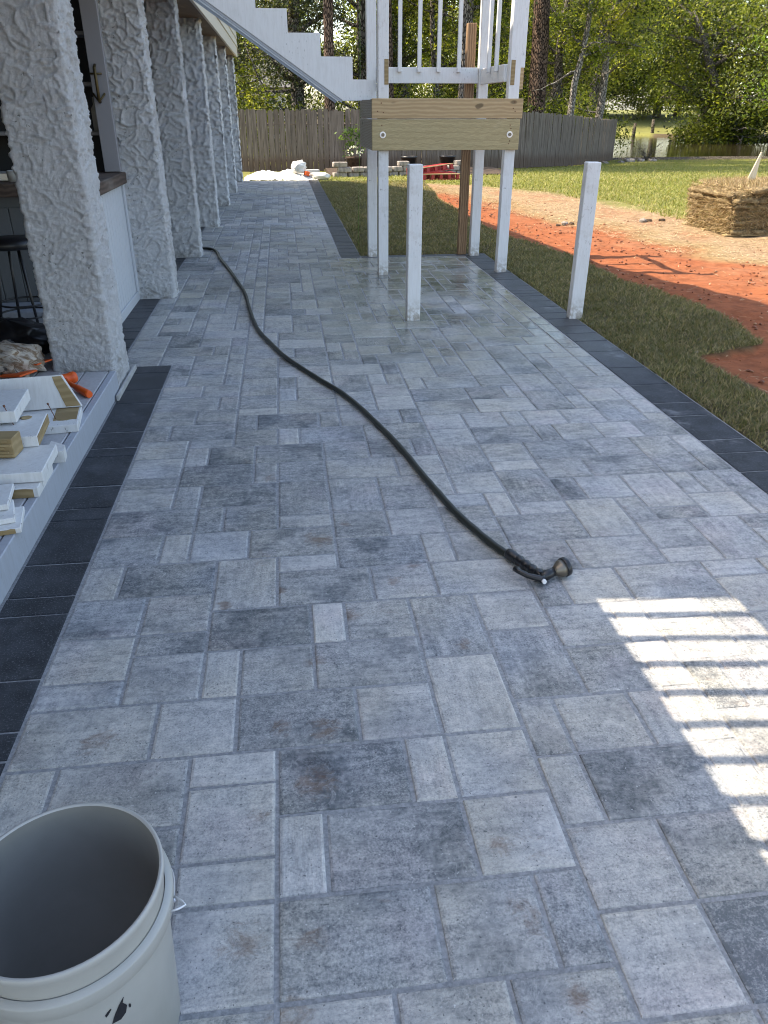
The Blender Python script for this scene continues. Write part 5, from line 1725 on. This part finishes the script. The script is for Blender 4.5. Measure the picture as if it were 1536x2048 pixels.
# broadleaf trees behind the railing
B_ = 'broadleaf tree with '
tree('broadleaf_tree', B_ + 'a leaning trunk seen between the white balusters', 5.2, 33.5, 9.5, .19, 3.0, 1.6, 8.5, 330, 42, .13, LIGHT, (-.10, 0))
tree('broadleaf_tree', B_ + 'a thin straight trunk behind the landing railing', 6.6, 36.0, 10, .15, 3.0, 1.8, 9, 300, 42, .13, MID, (.03, 0))
tree('broadleaf_tree', B_ + 'pale leaves behind the brown timber post', 8.0, 39.5, 10, .18, 3.4, 1.5, 9, 320, 42, .14, LIGHT, (.04, 0))
tree('pine_tree', 'tall pine with thick reddish brown trunk right of the landing', 10.15, 33.6, 19, .37, 4.2, 12, 19, 160, 40, .18, DKG, bark='pinebark', mat='needle', limbs=12)
tree('broadleaf_tree', B_ + 'a forked pale trunk right of the big pine', 12.0, 37.5, 10, .23, 3.2, 4.2, 9, 230, 40, .13, LIGHT, (.06, 0))
tree('broadleaf_tree', B_ + 'a dark upright trunk just beyond the fence slope', 13.4, 40.5, 11, .22, 3.4, 4.4, 10, 230, 40, .14, MID, (-.02, 0))
tree('broadleaf_tree', B_ + 'a slim grey trunk above the fence end', 17.1, 46.5, 12, .30, 4.2, 4.6, 11, 300, 42, .17, LIGHT, (.05, 0))
tree('broadleaf_tree', B_ + 'a spreading crown left of the open water', 17.6, 56.0, 13, .26, 5.0, 3.2, 12, 330, 42, .20, MID, (.06, 0))
tree('broadleaf_tree', B_ + 'a crown in the middle distance behind the railing', 11.0, 50.0, 13, .26, 5.2, 1.0, 12, 330, 42, .20, LIGHT)
tree('broadleaf_tree', B_ + 'a crown far behind the cedars', 4.5, 47.0, 12, .26, 5.0, 1.0, 11.5, 300, 42, .19, MID)
tree('broadleaf_tree', B_ + 'a yellowish crown far left over the fence', -2.0, 50.0, 12, .26, 4.6, 2.4, 11, 220, 40, .19, LIGHT)
tree('broadleaf_tree', B_ + 'a tall crown behind the big pine trunk', 16.5, 58.0, 14, .3, 5.6, 1.0, 13, 330, 42, .23, MID)
tree('broadleaf_tree', B_ + 'a tall crown far behind the balusters', 9.0, 66.0, 15, .3, 6.4, 1.0, 14, 300, 42, .26, LIGHT)
tree('broadleaf_tree', B_ + 'a tall crown far behind the stair', 1.0, 68.0, 15, .3, 6.4, 3.0, 14, 260, 40, .26, MID)
tree('tall_tree', 'tall tree right behind the fence, trunk behind the landing beam', 6.3, 29.2, 14, .24, 3.9, 6.6, 13, 230, 42, .15, MID)
tree('pine_tree', 'very tall pine behind the fence with trunk left of the landing', 3.6, 29.0, 23, .24, 5.0, 13.5, 22, 300, 46, .24, MID, bark='pinebark', limbs=16)
tree('pine_tree', 'very tall pine behind the fence hidden by the house corner', -1.9, 28.4, 25, .26, 5.0, 15, 24, 300, 46, .24, MID, bark='pinebark', limbs=16)
tree('pine_tree', 'very tall pine behind the fence under the stair', 1.6, 27.2, 20, .17, 4.2, 11.5, 19, 260, 46, .22, MID, bark='pinebark', limbs=16)
tree('broadleaf_tree', B_ + 'a full crown on the left bank above the fence end', 21.0, 64.0, 15, .3, 6.0, 2.2, 14, 420, 44, .25, LIGHT)
tree('broadleaf_tree', B_ + 'a dense crown behind the sunny far bank', 36.0, 97, 18, .4, 8.0, 2.4, 17, 520, 46, .40, MID)
tree('broadleaf_tree', B_ + 'a dense crown behind the old pilings', 44.5, 98, 18, .4, 8.0, 2.0, 17, 520, 46, .40, LIGHT)
tree('broadleaf_tree', B_ + 'a low bushy crown in front of the white house', -2.2, 41.0, 8, .18, 3.0, 1.0, 7, 240, 42, .16, LIGHT)
tree('slender_tree', 'slender pale trunk leaning right beside the big pine', 11.2, 32.9, 9, .15, 2.2, 5.2, 8.6, 110, 40, .13, LIGHT, (.10, 0), bark='palebark', limbs=9, bare=4)
tree('slender_tree', 'pale double-bent trunk above the falling fence', 13.7, 36.2, 10, .19, 2.6, 5.6, 9.5, 120, 40, .14, LIGHT, (.05, 0), bark='palebark', limbs=9, bare=4)
tree('slender_tree', 'slim dark trunk seen between the balusters', 5.9, 31.2, 9, .13, 2.2, 5.0, 8.6, 100, 40, .13, MID, (-.08, 0), limbs=9, bare=4)
# leaning tree over the water and its neighbours on the right bank
tree('leaning_tree', 'tree leaning left over the creek with dark curved trunk', 35.5, 62.5, 9.5, .55, 7.0, 1.6, 11, 520, 46, .26, MID, (-.60, -.05), limbs=20, bare=3)
tree('broadleaf_tree', B_ + 'a broad bright crown right of the leaning tree', 42, 65, 15, .45, 7.5, .8, 14, 520, 46, .27, LIGHT)
tree('broadleaf_tree', B_ + 'a dark crown on the right bank behind', 37, 72, 16, .45, 7.0, 1.5, 15, 420, 44, .28, MID)
tree('broadleaf_tree', B_ + 'bright fresh leaves hanging in at the right edge', 27.2, 40.2, 10, .28, 4.2, 1.4, 9.5, 520, 46, .17, [(.10, .16, .02), (.14, .20, .028), (.17, .21, .04), (.08, .12, .02)])
tree('broadleaf_tree', B_ + 'a crown beyond the far grassy bank, left', 26.5, 101, 17, .4, 7.5, 1.5, 16, 330, 42, .36, MID)
tree('broadleaf_tree', B_ + 'a crown beyond the far grassy bank, middle', 37, 104, 18, .4, 8.0, 2.2, 17, 330, 42, .36, LIGHT)
tree('broadleaf_tree', B_ + 'a crown beyond the far grassy bank, right', 48, 100, 18, .4, 8.0, 1.2, 17, 330, 42, .36, MID)
tree('broadleaf_tree', B_ + 'a tall far crown behind the slim grey trunk', 31, 118, 22, .4, 9.0, 2, 21, 300, 42, .42, DKG)
tree('broadleaf_tree', B_ + 'a far crown filling the gap over the water', 44, 120, 24, .4, 10, 2, 22, 300, 42, .42, MID)
tree('broadleaf_tree', B_ + 'a far crown behind the right bank', 58, 95, 20, .4, 9, 1, 19, 300, 42, .38, MID)

SG = 'shrubs behind the fence'
SHR = ['hidden left of the house corner', 'just right of the last column', 'below the dark cedar trunk', 'left of the brown timber post', 'below the railing balusters', 'behind the brown timber post', 'left of the big pine trunk', 'right of the big pine trunk', 'where the fence starts to fall', 'above the low fence end', 'between fence end and water']
for k, (x, y, hh, rr) in enumerate([(-2.2, 28.2, 2.6, 1.3), (-.4, 29.2, 2.4, 1.2), (1.6, 29.0, 2.5, 1.3), (4.2, 29.5, 2.7, 1.4), (5.8, 30.5, 2.6, 1.3), (7.4, 31.0, 2.6, 1.4), (9.0, 33.0, 2.5, 1.4), (11.2, 34.5, 2.6, 1.4), (12.6, 37.2, 2.6, 1.5), (15.0, 42.0, 3.0, 1.8), (19.0, 50.0, 3.2, 2.2)]):
    shrub(x, y, hh, rr, 90, 34, .12 + .002 * (y - 28), LIGHT if k % 2 else MID, 'leafy shrub behind the fence, ' + SHR[k], SG)
FSH = ['leftmost at the waterline', 'beneath the leaning trunk', 'right of the leaning trunk', 'at the right picture edge', 'beyond the sunny far bank', 'beyond the left end of the water', 'beyond the old pilings', 'dense, behind the middle of the sunny bank', 'dense, behind the left of the sunny bank', 'dense, behind the right of the sunny bank']
for k, (x, y, hh, rr) in enumerate([(31.8, 61.5, 2.6, 2.4), (34.8, 63.0, 3.0, 2.6), (39.0, 63.5, 3.2, 3.0), (45, 63, 4, 3.4), (31.5, 97, 4.5, 4), (24, 94, 5, 4), (42, 96, 5, 4.5), (38, 100, 6, 5), (34, 101, 6, 5), (46, 102, 6, 5)]):
    shrub(x, y, hh, rr, 110, 36, .22 + .002 * (y - 60), LIGHT if k % 2 == 0 else MID, 'green shrub across the creek, ' + FSH[k], 'shrubs on the far bank')

tw = thing('bare_bush', 'leafless twiggy bush at the water edge beside the fence end', 'bush', (16.6, 37.0, zgf(16.6, 37.0)))
mb = MB()
for k in range(16):
    a = rp.uniform(0, 6.28)
    pp = limb_path((0, 0, 0), (math.cos(a) * .6, math.sin(a) * .6, 1), rp.uniform(.6, 1.25), 5, .25, 0)
    mb.tube(pp, [.016, .013, .011, .009, .006, .003], 4)
    for i in (2, 3, 4): mb.tube(limb_path(pp[i], (rp.uniform(-1, 1), rp.uniform(-1, 1), .6), .35, 3, .3, 0), [.007, .005, .004, .002], 3, False)
obj('twigs', mb, 'bark', tw, fix=False)
